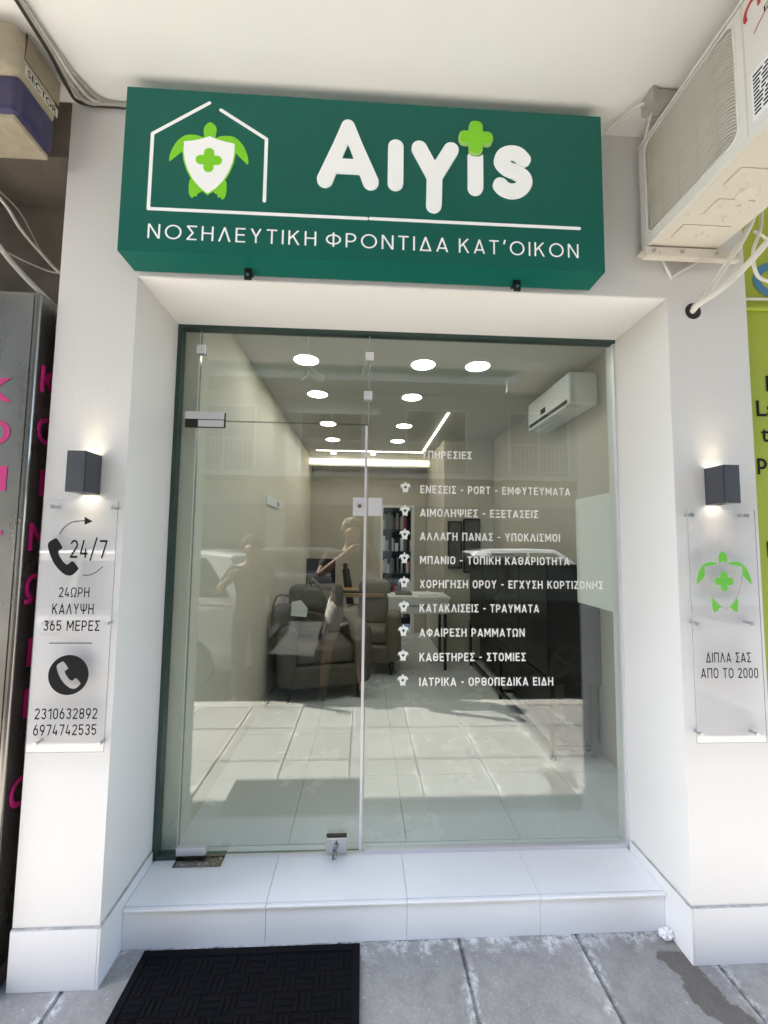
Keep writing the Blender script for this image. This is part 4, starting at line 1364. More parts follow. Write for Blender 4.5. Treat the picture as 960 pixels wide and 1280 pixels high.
cable('cable', 'thin brown cable above the thick drooping one on the grimy wall', 'cable', [(-1.76, .12, 3.0), (-1.64, .12, 2.91), (-1.585, .16, 2.850), (-1.54, .20, 2.742), (-1.515, .23, 2.70)], .0032, 'cable_grey')
cable('cable', 'thin white cable sagging just over the ribbed conduit', 'cable', [(-1.76, .12, 2.72), (-1.621, .12, 2.665), (-1.552, .15, 2.640), (-1.493, .20, 2.634), (-1.448, .22, 2.638), (-1.32, .24, 2.64)], .0036, 'cable_white')

# ================================================================ INTERIOR
GD = 'round downlights in the shop ceiling'
dl = [(-.547, 1.227, 'round downlight, nearest the glass in the left row'), (-.543, 1.884, 'round downlight, second from the glass in the left row'),
      (-.530, 2.753, 'round downlight, third from the glass in the left row'), (-.530, 3.430, 'round downlight, fourth from the glass in the left row'),
      (.264, 1.242, 'round downlight, nearest the glass in the middle row'), (.262, 1.894, 'round downlight, second from the glass in the middle row'),
      (.280, 2.768, 'round downlight, third from the glass in the middle row'), (.266, 3.432, 'round downlight, fourth from the glass in the middle row'),
      (.650, 1.239, 'single round downlight right of the middle row, near the glass')]
first = None
for x, y, l in dl:
    if first is None:
        first = thing('downlight', l, 'ceiling lamp', (x, y, IZ1), group=GD)
        MB().cyl((x, y, IZ1 - .004), (x, y, IZ1 - .0005), .082, n=32).build('diffuser', 'lamp', first)
        b = MB()
        b.tube([(x + .087 * math.cos(t), y + .087 * math.sin(t), IZ1 - .004) for t in np.linspace(0, 2 * math.pi, 41)], .006, 8, smooth=1)
        b.build('rim', 'in_white', first)
    else:
        o = first.copy()
        COL.objects.link(o)
        o.location = (x, y, IZ1)
        o['label'] = l
        for ch in list(first.children):
            c = ch.copy()
            COL.objects.link(c)
            c.parent = o
            c.matrix_parent_inverse = ch.matrix_parent_inverse.copy()
for x, l in ((-.58, 'small recessed spot before the light cove, left one'), (-.02, 'small recessed spot before the light cove, right one')):
    t = thing('spot_lamp', l, 'ceiling lamp', (x, 4.23, IZ1), group='small spots before the light cove')
    MB().cyl((x, 4.23, IZ1 - .003), (x, 4.23, IZ1 - .0005), .035).build('diffuser', 'lamp', t)
t = thing('linear_lamp', 'thin bent line of white light in the shop ceiling', 'ceiling lamp', (.6, 4.0, IZ1))
b = MB()
b.box(-.80, .672, 4.045, 4.062, IZ1 - .006, IZ1 - .0005).box(.655, .672, 2.30, 4.0449, IZ1 - .006, IZ1 - .0005)
b.build('diffuser', 'led', t, smooth=False)

# wall mounted indoor unit
iu = thing('indoor_air_conditioner', 'white indoor air conditioner high on the right interior wall', 'air conditioner', (1.32, 1.36, 2.45))
b = MB()
b.box(1.215, IX1 - .002, 1.06, 1.75, 2.43, 2.655, .02, 3)
b.build('casing', 'in_white', iu)
b = MB()
for k in range(3):
    b.box(1.206 + k * .03, 1.24 + k * .03, 1.09, 1.71, 2.421 - k * .004, 2.432 - k * .004, .003)
b.build('vane', 'in_white', iu)
MB().box(1.212, 1.2145, 1.09, 1.71, 2.445, 2.47).build('outlet', 'ac_dark', iu, smooth=False)
MB().box(1.2125, 1.2145, 1.42, 1.50, 2.49, 2.53).build('display', 'screen', iu, smooth=False)
# white wall cupboard near the glass
wc = thing('wall_cupboard', 'white wall cupboard hung behind the right edge of the glass', 'cupboard', (1.28, .65, 1.16))
MB().box(1.165, IX1 - .002, .45, .89, 1.155, 1.775, .003).build('carcass', 'in_white', wc)
MB().box(1.148, 1.164, .452, .888, 1.157, 1.773, .002).build('door', 'in_white', wc)
# tall black cabinet on a metal frame
bc = thing('cabinet', 'long black cabinet on a black metal frame along the right wall', 'cabinet', (1.25, 2.1, STP))
b = MB()
b.box(1.085, IX1 - .003, 1.12, 3.10, .64, 1.37, .004)
b.build('carcass', 'black', bc)
for k in range(4):
    y = 1.13 + k * .49
    MB().box(1.070, 1.084, y + .002, y + .484, .65, 1.36, .003).build('door', 'black_gloss', bc)
b = MB()
b.box(1.075, IX1 - .003, 1.112, 1.119, .60, 1.372, .002)
b.build('end_panel', 'black', bc)
b = MB()
b.box(1.066, 1.094, 1.10, 3.12, .60, .632, .003).box(1.066, 1.094, 1.10, 3.12, .20, .226, .003)
for y in (1.104, 2.10, 3.095):
    for x in (1.066, 1.33):
        b.box(x, x + .028, y - .014, y + .014, STP + .012, .60, .003)
    b.box(1.094, 1.33, y - .011, y + .011, .20, .226, .002)
b.build('metal_frame', 'black', bc)
MB().box(1.18, IX1 - .01, 1.14, 3.08, .23, .60).build('back_panel', 'black', bc, smooth=False)
for y in (1.104, 2.10, 3.095):
    MB().cyl((1.080, y, STP), (1.080, y, STP + .012), .018, .014).build('foot', 'black', bc)
pb = thing('papers', 'stack of white papers lying on top of the black cabinet', 'papers', (1.2, 2.7, 1.37))
b = MB()
for k in range(5):
    b.box(1.12, 1.34, 2.45 + .01 * (k % 3), 3.0 + .012 * (k % 2), 1.3705 + k * .008, 1.378 + k * .008, .001)
b.build('sheets', 'paper', pb, smooth=False)
# framed pictures
def frame_(x0, x1, z0, z1, lab):
    t = thing('picture_frame', lab, 'picture', ((x0 + x1) / 2, 3.29, z0), group='black picture frames on the rear wall')
    b = MB()
    w = .018
    b.box(x0, x1, 3.272, 3.298, z0, z0 + w, .002).box(x0, x1, 3.272, 3.298, z1 - w, z1, .002).box(x0, x0 + w, 3.272, 3.298, z0 + w, z1 - w, .002).box(x1 - w, x1, 3.272, 3.298, z0 + w, z1 - w, .002)
    b.build('frame', 'black', t)
    MB().box(x0 + w, x1 - w, 3.284, 3.296, z0 + w, z1 - w).build('picture', 'fabric_grey', t, smooth=False)
frame_(.86, 1.03, 1.20, 1.76, 'narrow black picture frame on the rear wall, left of the pair')
frame_(1.045, 1.25, 1.15, 1.79, 'larger black picture frame on the rear wall, right of the pair')
# shelves seen through the doorway
sh = thing('bookshelf', 'dark bookshelf with papers seen through the rear doorway', 'bookshelf', (.4, IY1 + .6, STP))
b = MB()
b.box(.02, .05, IY1 + .55, IY1 + .88, STP, 2.3).box(.85, .88, IY1 + .55, IY1 + .88, STP, 2.3)
for k in range(6):
    b.box(.05, .85, IY1 + .56, IY1 + .88, STP + .1 + k * .36, STP + .125 + k * .36)
b.build('carcass', 'black', sh, smooth=False)
b = MB()
r = random.Random(8)
mats_ = ['paper', 'red', 'fabric_beige', 'ac_slat', 'grout']
for k in range(5):
    x = .07
    while x < .80:
        w = r.uniform(.02, .06)
        h = r.uniform(.12, .28)
        if r.random() < .75:
            b.box(x, x + w * .92, IY1 + .58, IY1 + .8, STP + .126 + k * .36, STP + .126 + k * .36 + h, mi=r.randrange(5))
        x += w
b.build('files', mats_, sh, smooth=False)

# armchair, facing into the room towards the glass and right
def armchair(name, label, loc, rz, mat, legm='black', w=.78, d=.80):
    t = thing(name, label, 'armchair', (0, 0, 0))
    b = MB()
    b.box(-w / 2 + .14, w / 2 - .14, -d / 2 + .06, d / 2 - .12, .30, .46, .05, 4)
    b.build('seat', mat, t)
    b = MB()
    b.box(-w / 2 + .13, w / 2 - .13, d / 2 - .24, d / 2 - .02, .40, .92, .07, 4, rot=Matrix.Rotation(rad(-9), 3, 'X'))
    b.build('backrest', mat, t)
    for s in (-1, 1):
        b = MB()
        b.box(s * (w / 2 - .075) - .075, s * (w / 2 - .075) + .075, -d / 2, d / 2 - .06, .14, .64, .06, 4)
        b.build('armrest', mat, t)
    b = MB()
    b.box(-w / 2 + .10, w / 2 - .10, -d / 2 + .03, d / 2 - .05, .12, .30, .03, 3)
    b.build('base', mat, t)
    for x in (-w / 2 + .10, w / 2 - .10):
        for y in (-d / 2 + .09, d / 2 - .14):
            MB().cyl((x, y, 0), (x, y, .125), .014, .020, 12).build('leg', legm, t)
    t.location = loc
    t.rotation_euler = (0, 0, rz)
    return t
armchair('armchair', 'grey upholstered armchair with a rucksack on it behind the left glass door', (-.53, 2.42, STP), rad(14), 'fabric_grey', w=.80, d=.84)
armchair('armchair', 'paler beige armchair behind the door edge, right of the grey armchair', (-.02, 3.02, STP), rad(-6), 'fabric_beige', w=.62, d=.66)
# rucksack on the armchair
rk = thing('rucksack', 'olive brown rucksack standing on the grey armchair', 'rucksack', (-.58, 2.42, STP + .46))
b = MB()
b.box(-.74, -.42, 2.33, 2.56, .605, 1.05, .09, 5, rot=Matrix.Rotation(rad(12), 3, 'Y'))
b.build('body', 'bag_olive', rk)
b = MB()
b.box(-.70, -.50, 2.27, 2.345, .63, .86, .035, 4, rot=Matrix.Rotation(rad(12), 3, 'Y'))
b.build('pocket', 'bag_olive', rk)
b = MB()
b.tube([(-.62, 2.36, 1.08), (-.60, 2.30, 1.15), (-.50, 2.28, 1.05), (-.42, 2.26, .88), (-.40, 2.28, .72)], .011, 8)
b.tube([(-.66, 2.38, 1.08), (-.62, 2.34, 1.17), (-.54, 2.36, 1.10)], .009, 8)
b.build('strap', 'fabric_beige', rk)
# second bag and a folded paper on the arm
cb = thing('shoulder_bag', 'grey shoulder bag lying over the left arm of the grey armchair', 'bag', (-.85, 2.2, STP + .64))
b = MB()
b.box(-.95 + .03, -.70, 2.02, 2.24, .60, .955, .08, 5)
b.build('body', 'fabric_grey', cb)
b = MB()
b.tube([(-.90, 2.05, .93), (-.86, 2.06, 1.03), (-.76, 2.06, 1.02), (-.72, 2.06, .92)], .008, 8)
b.build('strap', 'bag_olive', cb)
pf = tag(MB().prism([(-.735, .985), (-.66, 1.0), (-.60, .93), (-.61, .86), (-.74, .87)], 'y', 2.025, 2.035).build('folded_paper', 'paper', smooth=False), 'white folded paper leaning between the bags on the armchair', 'paper')

# desk with monitor, keyboard and office chair
dk_ = thing('desk', 'oak topped desk at the rear left with a black monitor on it', 'desk', (-.2, 3.3, STP))
b = MB()
b.box(-.72, .10, 3.10, 3.72, .885, .925, .004)
b.build('desktop', 'wood', dk_)
for x in (-.70, .05):
    MB().box(x, x + .035, 3.12, 3.70, STP, .884, .003).build('side_panel', 'black', dk_)
mo = thing('monitor', 'black computer monitor standing on the oak desk', 'monitor', (-.62, 3.35, .925))
MB().box(-.80, -.46, 3.33, 3.36, 1.00, 1.30, .006).build('screen', 'screen', mo)
b = MB()
b.box(-.66, -.60, 3.36, 3.38, .93, 1.10, .004).box(-.73, -.53, 3.29, 3.42, .926, .938, .004)
b.build('stand', 'black', mo)
kbd = thing('keyboard', 'black keyboard on the front edge of the oak desk', 'keyboard', (-.35, 3.2, .925))
MB().box(-.52, -.12, 3.14, 3.28, .926, .944, .004).build('case', 'black', kbd)
oc = thing('office_chair', 'black office chair behind the oak desk', 'chair', (-.15, 3.95, STP))
b = MB()
b.tube([(-.30, 3.98, .68), (-.33, 4.0, .90), (-.36, 4.04, 1.08), (-.38, 4.08, 1.20)], [.05, .055, .05, .03], 12)
b.build('backrest', 'black', oc)
b = MB()
b.box(-.30, .14, 3.78, 4.18, .58, .66, .035, 4)
b.build('seat', 'black', oc)
b = MB()
b.box(-.16, .08, 3.80, 3.86, .82, .85, .01).box(-.05, -.02, 3.82, 3.85, .62, .82, .006)
b.build('armrest', 'black', oc)
b = MB()
b.cyl((-.08, 3.98, STP + .07), (-.08, 3.98, .58), .028)
for k in range(5):
    a = k * 2 * math.pi / 5
    b.tube([(-.08, 3.98, STP + .12), (-.08 + .28 * math.cos(a), 3.98 + .28 * math.sin(a), STP + .05)], .018, 8, smooth=1)
b.build('pedestal', 'black', oc)
wd = thing('white_desk', 'white desk with a drawer front and black steel legs in the middle of the room', 'desk', (.5, 3.1, STP))
b = MB()
b.box(.14, .80, 2.86, 3.28, .895, .925, .003)
b.build('desktop', 'in_white', wd)
MB().box(.15, .79, 2.872, 3.26, .745, .894, .003).build('drawer', 'in_white', wd)
MB().box(.36, .56, 2.866, 2.8715, .815, .84, .002).build('drawer_pull', 'grout', wd)
for x in (.17, .74):
    for y in (2.90, 3.22):
        MB().box(x, x + .03, y, y + .03, STP, .744, .003).build('leg', 'black', wd)
# loops of white wire hanging near the glass
cable('hanging_wire', 'loop of white wire hanging from the shop ceiling behind the door transom', 'wire', [(-.452, .62, 2.749), (-.450, .62, 2.62), (-.452, .61, 2.50), (-.440, .61, 2.44), (-.40, .60, 2.40), (-.365, .60, 2.38), (-.37, .61, 2.355), (-.41, .61, 2.37), (-.445, .61, 2.41), (-.45, .62, 2.385), (-.48, .62, 2.36)], .0045)
cable('hanging_wire', 'small tangle of white wire by the upper glass clamp', 'wire', [(-.12, .50, 2.45), (-.14, .50, 2.40), (-.155, .50, 2.36), (-.13, .50, 2.375), (-.11, .50, 2.41), (-.125, .50, 2.35)], .003)

# small things in the room
t = thing('papers', 'white papers and a dark folder lying on the white desk', 'papers', (.35, 3.0, .925))
b = MB()
b.box(.20, .41, 2.90, 3.19, .9255, .934, .001).box(.44, .66, 2.93, 3.21, .9255, .940, .001, rot=Matrix.Rotation(rad(9), 3, 'Z'))
b.build('sheets', 'paper', t, smooth=False)
MB().box(.22, .40, 2.92, 3.15, .9345, .952, .003).build('folder', 'fabric_grey', t)
t = thing('notice', 'small white framed notice on the left interior wall', 'notice', (-.93, 2.1, 1.86))
MB().box(-.9395, -.930, 1.86, 2.42, 1.80, 1.875, .002).build('plate', 'paper', t)
MB().box(-.9297, -.9290, 2.24, 2.36, 1.815, 1.86).build('print', 'grout', t, smooth=False)

# ================================================================ STREET BEHIND THE CAMERA (seen mirrored in the glass)
def car(name, label, paint, x0, y0, L=3.7, H=1.46, W=1.66, zb=-.12, face=-1, round_lights=False, group='cars parked along the kerb'):
    """front looks along -x when face=-1; (x0) is the low-x end, y0 the side nearest the shop"""
    yc = y0 - W / 2
    t = thing(name, label, 'car', (x0 + L / 2, yc, zb), group=group)
    def X(u):
        return x0 + (u if face < 0 else 1 - u) * L
    # stations: u, sill z, waist z, half width
    stn = [(0.0, .30, .60, .60), (.02, .22, .68, .74), (.08, .20, .76, .81), (.20, .19, .86, .83), (.30, .19, .92, .83), (.50, .19, .94, .83), (.75, .19, .95, .83), (.92, .22, .94, .80), (.985, .28, .90, .74), (1.0, .36, .82, .62)]
    k = W / 1.66
    bm = bmesh.new()
    rings = []
    for u, zs, zw, hw in stn:
        hw *= k
        sec = [(-hw * .86, zs), (-hw, zs + .12), (-hw * 1.0, (zs + zw) / 2), (-hw * .985, zw - .06), (-hw * .93, zw), (0, zw + .015), (hw * .93, zw), (hw * .985, zw - .06), (hw, (zs + zw) / 2), (hw, zs + .12), (hw * .86, zs)]
        rings.append([bm.verts.new((X(u), yc + y, zb + z)) for y, z in sec])
    for a, b_ in zip(rings, rings[1:]):
        for i in range(len(a) - 1):
            bm.faces.new((a[i], a[i + 1], b_[i + 1], b_[i]))
        bm.faces.new((a[-1], a[0], b_[0], b_[-1]))
    bm.faces.new(rings[0])
    bm.faces.new(rings[-1][::-1])
    bmesh.ops.recalc_face_normals(bm, faces=bm.faces)
    me = bpy.data.meshes.new('body')
    bm.to_mesh(me)
    bm.free()
    for p in me.polygons:
        p.use_smooth = True
    me.set_sharp_from_angle(angle=rad(50))
    put('body', me, paint, t)
    # cabin: roof, glass band
    bm = bmesh.new()
    top = [(.46, H), (.60, H + .015), (.80, H), (.90, H - .05)]
    low = [(.26, .915), (.60, .935), (.80, .945), (.975, .915)]
    r0_, r1_ = [], []
    for (u, z), (u2, z2) in zip(top, low):
        r0_.append(([bm.verts.new((X(u), yc + s * .60 * k, zb + z)) for s in (-1, 1)], [bm.verts.new((X(u2), yc + s * .775 * k, zb + z2)) for s in (-1, 1)]))
    for (t0, l0), (t1, l1) in zip(r0_, r0_[1:]):
        bm.faces.new((t0[0], t0[1], t1[1], t1[0]))
        for s in (0, 1):
            bm.faces.new((t0[s], t1[s], l1[s], l0[s]))
    bm.faces.new((r0_[0][0][0], r0_[0][0][1], r0_[0][1][1], r0_[0][1][0]))
    bm.faces.new((r0_[-1][0][0], r0_[-1][0][1], r0_[-1][1][1], r0_[-1][1][0]))
    bmesh.ops.recalc_face_normals(bm, faces=bm.faces)
    bmesh.ops.bevel(bm, geom=bm.edges[:], offset=.035, segments=3, profile=.5, affect='EDGES')
    me = bpy.data.meshes.new('roof')
    bm.to_mesh(me)
    bm.free()
    for p in me.polygons:
        p.use_smooth = True
    me.set_sharp_from_angle(angle=rad(50))
    put('roof', me, paint, t)
    def lerp(a, b_, f):
        return tuple(p + (q - p) * f for p, q in zip(a, b_))
    for s in (-1, 1):
        for (ua, ub, da, db) in ((.47, .61, .13, 0.), (.625, .83, 0., .09)):
            pts = []
            for u, f in ((ua - da, .14), (ub + db * .9, .14), (ub, .86), (ua, .86)):
                y = .775 + (.60 - .775) * f + .006
                pts.append((X(u), yc + s * y * k, zb + .935 + (H - .935) * f))
            MB().quad(*(pts if s * face < 0 else pts[::-1])).build('side_window', 'window', t, smooth=False)
    for nm, ua, za, ub, zb_ in (('windscreen', .29, .95, .445, H - .06), ('rear_window', .965, .96, .912, H - .10)):
        o_ = -.008 if nm == 'windscreen' else .008
        pts = [(X(ua + o_), yc - .68 * k, zb + za), (X(ua + o_), yc + .68 * k, zb + za), (X(ub + o_), yc + .54 * k, zb + zb_), (X(ub + o_), yc - .54 * k, zb + zb_)]
        MB().quad(*pts).build(nm, 'window', t, smooth=False)
    for u in (.19, .80):
        for s in (-1, 1):
            y = yc + s * (W / 2 - .09)
            wb = MB()
            wb.cyl((X(u), y - .09, zb + .30), (X(u), y + .09, zb + .30), .30, n=32)
            w_ = wb.build('wheel', 'tyre', t)
            rb = MB()
            yo = y + s * .092
            rb.tube([(X(u) + .215 * math.cos(a), yo, zb + .30 + .215 * math.sin(a)) for a in np.linspace(0, 2 * math.pi, 33)], .014, 8, smooth=1)
            for q in range(5):
                a = q * 2 * math.pi / 5
                rb.tube([(X(u), yo, zb + .30), (X(u) + .21 * math.cos(a), yo, zb + .30 + .21 * math.sin(a))], .022, 6, smooth=1)
            rb.cyl((X(u), yo - .012, zb + .30), (X(u), yo + .012, zb + .30), .05)
            rb.build('rim', 'rim', w_)
    for s in (-1, 1):
        if round_lights:
            MB().sphere((X(.045), yc + s * .60 * k, zb + .64), .085, sc=(.8, 1, 1)).build('headlight', 'headlight', t)
        else:
            MB().box(X(.02) - .06, X(.02) + .06, yc + s * .58 * k - .15, yc + s * .58 * k + .15, zb + .58, zb + .68, .03).build('headlight', 'headlight', t)
        MB().box(X(.975) - .07, X(.975) + .07, yc + s * .66 * k - .11, yc + s * .66 * k + .11, zb + .66, zb + .86, .03).build('tail_light', 'taillight', t)
        MB().box(X(.33) - .07, X(.33) + .05, yc + s * (W / 2 + .06) - .09, yc + s * (W / 2 + .06) + .07, zb + .93, zb + 1.05, .03).build('wing_mirror', paint, t)
        MB().box(X(.60) - .08, X(.60) + .08, yc + s * (W / 2 + .004) - .012, yc + s * (W / 2 + .004) + .012, zb + .80, zb + .825, .006).build('door_handle', 'rim', t)
    MB().box(X(.5) - L * .5 - .03, X(.5) - L * .5 + .10, yc - W * .40, yc + W * .40, zb + .30, zb + .46, .03).build('bumper', 'black', t)
    MB().box(X(.5) + L * .5 - .10, X(.5) + L * .5 + .03, yc - W * .40, yc + W * .40, zb + .34, zb + .50, .03).build('bumper', 'black', t)
    return t
car('parked_car', 'small black car with round headlights parked at the kerb opposite the glass', 'car_black', -.62, -2.15, 3.4, 1.42, 1.62, round_lights=True)
car('parked_car', 'white car parked at the kerb, tail towards the black car', 'car_white', -5.15, -2.2, 3.95, 1.50, 1.70)
car('parked_car', 'silver car on the far side of the street, left of the far white one', 'car_silver', -3.0, -6.4, 4.1, 1.48, 1.72, face=1, group='cars parked on the far side')
car('parked_car', 'white car on the far side of the street, right of the silver one', 'car_white', 1.9, -6.4, 4.1, 1.50, 1.72, face=1, group='cars parked on the far side')

def block(label, x0, x1, mat, storeys, bays, y=-11.2, seed=1):
    t = thing('apartment_building', label, 'building', ((x0 + x1) / 2, y - 4, 0), group='apartment buildings across the street')
    H = 3.6 + storeys * 3.0
    MB().box(x0, x1, y - 8, y, -.1, H).build('wall', mat, t, smooth=False)
    bw = (x1 - x0) / bays
    r = random.Random(seed)
    for i in range(bays):
        a = x0 + i * bw
        MB().box(a + .3, a + bw - .3, y + .001, y + .05, .3, 2.7, .01).build('shop_window', 'window', t, smooth=False)
        for s in range(storeys):
            z = 3.6 + s * 3.0
            w0 = a + bw * .22
            fr = MB().box(w0 - .06, a + bw * .78 + .06, y + .001, y + .06, z + .10, z + 2.36).build('window', 'in_white', t, smooth=False)
            MB().box(w0, a + bw * .5 - .02, y + .061, y + .07, z + .16, z + 2.30).box(a + bw * .5 + .02, a + bw * .78, y + .061, y + .07, z + .16, z + 2.30).build('pane', 'window', fr, smooth=False)
    for s in range(storeys):
        z = 3.6 + s * 3.0
        b = MB()
        b.box(x0 + .2, x1 - .2, y + .001, y + 1.2, z - .16, z)
        bl = b.build('balcony', mat, t, smooth=False)
        b = MB()
        b.box(x0 + .2, x1 - .2, y + 1.16, y + 1.19, z + .94, z + .98).box(x0 + .2, x1 - .2, y + 1.16, y + 1.19, z + .1, z + .13)
        n = int((x1 - x0) / .14)
        for q in range(n):
            x = x0 + .25 + q * (x1 - x0 - .5) / n
            b.box(x, x + .02, y + 1.165, y + 1.185, z, z + .95)
        b.build('railing', 'box_grey', bl, smooth=False)
        if r.random() < .7:
            i = r.randrange(bays)
            MB().prism([(y + .05, z + 2.6), (y + 1.35, z + 1.75), (y + 1.35, z + 1.71), (y + .05, z + 2.56)], 'x', x0 + i * bw + .2, x0 + (i + 1) * bw - .2).build('awning', 'awning', t, smooth=False)
    return t
block('pale five storey apartment building across the street, opposite the shop', -6.5, 7.5, 'facade', 5, 4, seed=3)
block('ochre apartment building across the street, left of the pale one', -20, -6.6, 'facade_b', 4, 4, seed=5)
block('ochre apartment building across the street, right of the pale one', 7.6, 21, 'facade_b', 5, 4, seed=9)

# ---------------------------------------------------------------- people
def skin_mesh(chains, name, mats, parent, levels=2):
    """chains: lists of (x,y,z,radius); a chain whose first point equals an earlier point is welded to it"""
    bm = bmesh.new()
    lay = bm.verts.layers.skin.new()
    idx = {}
    roots = []
    for ch in chains:
        prev = None
        for i, (x, y, z, rr) in enumerate(ch):
            k = (round(x, 4), round(y, 4), round(z, 4))
            if k in idx:
                v = idx[k]
            else:
                v = bm.verts.new((x, y, z))
                v[lay].radius = (rr, rr)
                idx[k] = v
                if i == 0:
                    v[lay].use_root = True
            if prev is not None and prev != v:
                if not bm.edges.get((prev, v)):
                    bm.edges.new((prev, v))
            prev = v
    me = bpy.data.meshes.new(name + '_skeleton')
    bm.to_mesh(me)
    bm.free()
    o = bpy.data.objects.new(name + '_skeleton', me)
    COL.objects.link(o)
    o.modifiers.new('s', 'SKIN').use_smooth_shade = True
    ss = o.modifiers.new('d', 'SUBSURF')
    ss.levels = ss.render_levels = levels
    dg = bpy.context.evaluated_depsgraph_get()
    m2 = bpy.data.meshes.new_from_object(o.evaluated_get(dg))
    bpy.data.objects.remove(o)
    for p in m2.polygons:
        p.use_smooth = True
    return put(name, m2, mats, parent)

def person(label, pelvis, chest, neck, head, look, shoulders, elbows, hands, hips, knees, feet, toes, hair, shirt, trousers, long_legs, holds=None):
    t = thing('person', label, 'person', (pelvis[0], pelvis[1], min(feet[0][2], feet[1][2]) - .06))
    V = lambda a: Vector(a)
    P = lambda v, r_: (v[0], v[1], v[2], r_)
    pel, che, nk, hd = V(pelvis), V(chest), V(neck), V(head)
    lk = V(look).normalized()
    mid = pel.lerp(che, .5)
    chains = [[P(pel, .125), P(mid, .115), P(che, .135), P(nk, .058), P(nk.lerp(hd, .55), .060), P(hd - Vector((0, 0, .02)) + lk * .005, .088), P(hd + Vector((0, 0, .055)), .085)]]
    for s in (0, 1):
        sh, el, ha = V(shoulders[s]), V(elbows[s]), V(hands[s])
        wr = el.lerp(ha, .80)
        chains.append([P(che, .135), P(sh, .062), P(sh.lerp(el, .5), .048), P(el, .040), P(el.lerp(wr, .4), .039), P(wr, .026), P(wr.lerp(ha, .5), .034), P(ha, .030)])
        hp, kn, ft, to = V(hips[s]), V(knees[s]), V(feet[s]), V(toes[s])
        chains.append([P(pel, .125), P(hp, .092), P(hp.lerp(kn, .5), .075), P(kn, .054), P(kn.lerp(ft, .35), .054), P(ft, .036), P(ft.lerp(to, .5) - Vector((0, 0, .03)), .036), P(to - Vector((0, 0, .04)), .028)])
        # five separate bent fingers
        d = (ha - wr).normalized()
        side = d.cross(Vector((0, 0, 1)))
        if side.length < .1:
            side = Vector((1, 0, 0))
        side.normalize()
        curl = side.cross(d).normalized() * (-1)
        sgn = 1 if s == 0 else -1
        for q, ln in enumerate((.068, .076, .070, .056)):
            base = wr.lerp(ha, .8) + side * (q - 1.5) * .019
            chains.append([P(base, .010), P(base + d * ln * .5, .0088), P(base + d * ln * .85 + curl * ln * .22, .0082), P(base + d * ln + curl * ln * .55, .0070)])
        tb_ = wr.lerp(ha, .35) - side * .026 * sgn
        chains.append([P(tb_, .011), P(tb_ - side * .022 * sgn + d * .022, .0095), P(tb_ - side * .026 * sgn + d * .050 + curl * .01, .0082)])
    body = skin_mesh(chains, 'body', 'skin', t)
    # face
    lf = Vector((-lk.y, lk.x, 0)).normalized()
    b = MB()
    for s in (-1, 1):
        b.sphere(hd + lk * .084 + lf * s * .032 + Vector((0, 0, .012)), .011, u=10, v=8)
    b.build('eyes', 'eye', t)
    b = MB()
    b.tube([hd + lk * .085 + Vector((0, 0, .01)), hd + lk * .104 - Vector((0, 0, .022)), hd + lk * .088 - Vector((0, 0, .030))], [.009, .014, .012], 8, smooth=3)
    for s in (-1, 1):
        b.sphere(hd + lf * s * .088 - lk * .005, .026, sc=(.5, .6, 1), u=10, v=8)
    b.build('nose_and_ears', 'skin', t)
    b = MB()
    b.tube([hd + lk * .083 - lf * .022 - Vector((0, 0, .052)), hd + lk * .092 - Vector((0, 0, .050)), hd + lk * .083 + lf * .022 - Vector((0, 0, .052))], .006, 6)
    b.build('mouth', 'taillight', t)
    # hair cap: clumps over skull and nape
    b = MB()
    r = random.Random(len(label))
    for k in range(90):
        a, e = r.uniform(0, 2 * math.pi), r.uniform(-.25, 1.5)
        d = Vector((math.cos(a) * math.cos(e), math.sin(a) * math.cos(e), math.sin(e)))
        if d.dot(lk) > .35 and e < .75:
            continue
        b.sphere(hd + Vector((0, 0, .035)) - lk * .008 + d * .085, r.uniform(.022, .034), u=8, v=6)
    b.build('hair', hair, t)
    # shirt with short sleeves
    ch = [[P(pel - Vector((0, 0, .06)), .150), P(pel + Vector((0, 0, .05)), .148), P(mid, .142), P(che, .150), P(che.lerp(nk, .72), .075)]]
    for s in (0, 1):
        sh, el = V(shoulders[s]), V(elbows[s])
        ch.append([P(che, .150), P(sh, .076), P(sh.lerp(el, .35), .066), P(sh.lerp(el, .70), .060)])
    skin_mesh(ch, 'shirt', shirt, t)
    ch = [[P(pel + Vector((0, 0, .12)), .134), P(pel, .142)]]
    for s in (0, 1):
        hp, kn, ft = V(hips[s]), V(knees[s]), V(feet[s])
        leg = [P(pel, .142), P(hp, .106), P(hp.lerp(kn, .5), .092), P(hp.lerp(kn, .95), .082)]
        if long_legs:
            leg = leg[:-1] + [P(kn, .070), P(kn.lerp(ft, .5), .064), P(kn.lerp(ft, .95), .056)]
        ch.append(leg)
    skin_mesh(ch, 'trousers' if long_legs else 'shorts', trousers, t)
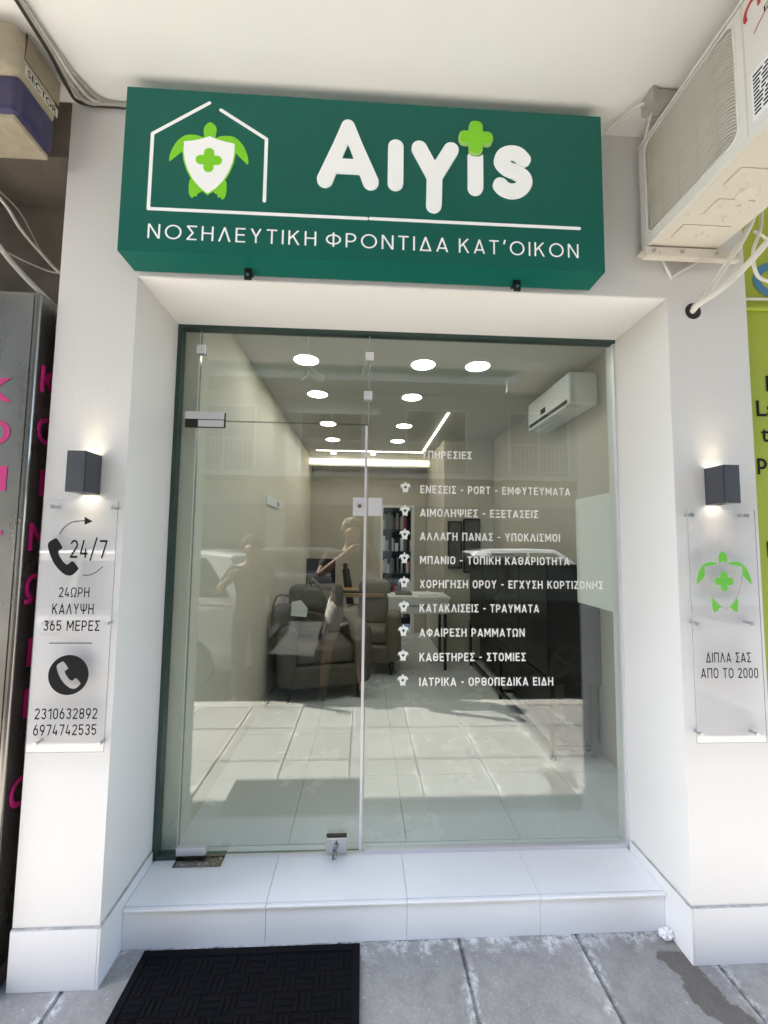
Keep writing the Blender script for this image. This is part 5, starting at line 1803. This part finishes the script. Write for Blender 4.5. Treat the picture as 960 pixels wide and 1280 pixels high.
    for s in (0, 1):
        ft, to = V(feet[s]), V(toes[s])
        f0 = Vector((ft.x, ft.y, to.z - .02)) - (to - ft).normalized() * .045
        skin_mesh([[P(f0 + Vector((0, 0, .02)), .042), P(ft.lerp(to, .5) - Vector((0, 0, .022)), .046), P(to - Vector((0, 0, .028)), .034)]], 'shoe', 'shoe', t)
    return t
ph = person('person in dark shirt and light shorts holding up a phone towards the shopfront',
       (-.31, -1.86, .90), (-.29, -1.87, 1.27), (-.262, -1.85, 1.45), (-.245, -1.83, 1.60), (.12, 1, -.12),
       ((-.475, -1.86, 1.36), (-.105, -1.87, 1.36)), ((-.56, -1.74, 1.17), (.06, -1.76, 1.15)), ((-.215, -1.60, 1.46), (-.065, -1.60, 1.455)),
       ((-.41, -1.86, .86), (-.21, -1.87, .86)), ((-.46, -1.78, .50), (-.15, -1.85, .49)), ((-.50, -1.80, .09), (-.12, -1.86, .09)), ((-.52, -1.62, .07), (-.105, -1.67, .07)),
       'hair_grey', 'shirt_dark', 'shorts', False)
t = thing('phone', 'black phone held upright in front of the person taking the picture', 'phone', (-.134, -1.565, 1.43))
MB().box(-.172, -.096, -1.566, -1.558, 1.395, 1.550, .006, 3).build('case', 'black_gloss', t)
MB().box(-.168, -.128, -1.5578, -1.5555, 1.505, 1.545, .004).build('camera_bump', 'screen', t)
person('person in dark clothes standing left of the one with the phone, one arm raised',
       (-1.24, -1.93, .78), (-1.25, -1.93, 1.12), (-1.25, -1.93, 1.28), (-1.245, -1.92, 1.42), (.1, 1, -.05),
       ((-1.42, -1.93, 1.21), (-1.08, -1.93, 1.21)), ((-1.54, -1.86, 1.00), (-1.02, -1.90, .95)), ((-1.36, -1.74, 1.20), (-1.02, -1.82, .74)),
       ((-1.33, -1.93, .74), (-1.15, -1.93, .74)), ((-1.34, -1.90, .37), (-1.14, -1.91, .37)), ((-1.35, -1.94, -.03), (-1.13, -1.95, -.03)), ((-1.37, -1.82, -.05), (-1.11, -1.82, -.05)),
       'hair', 'shirt_dark', 'cloth_navy', True)
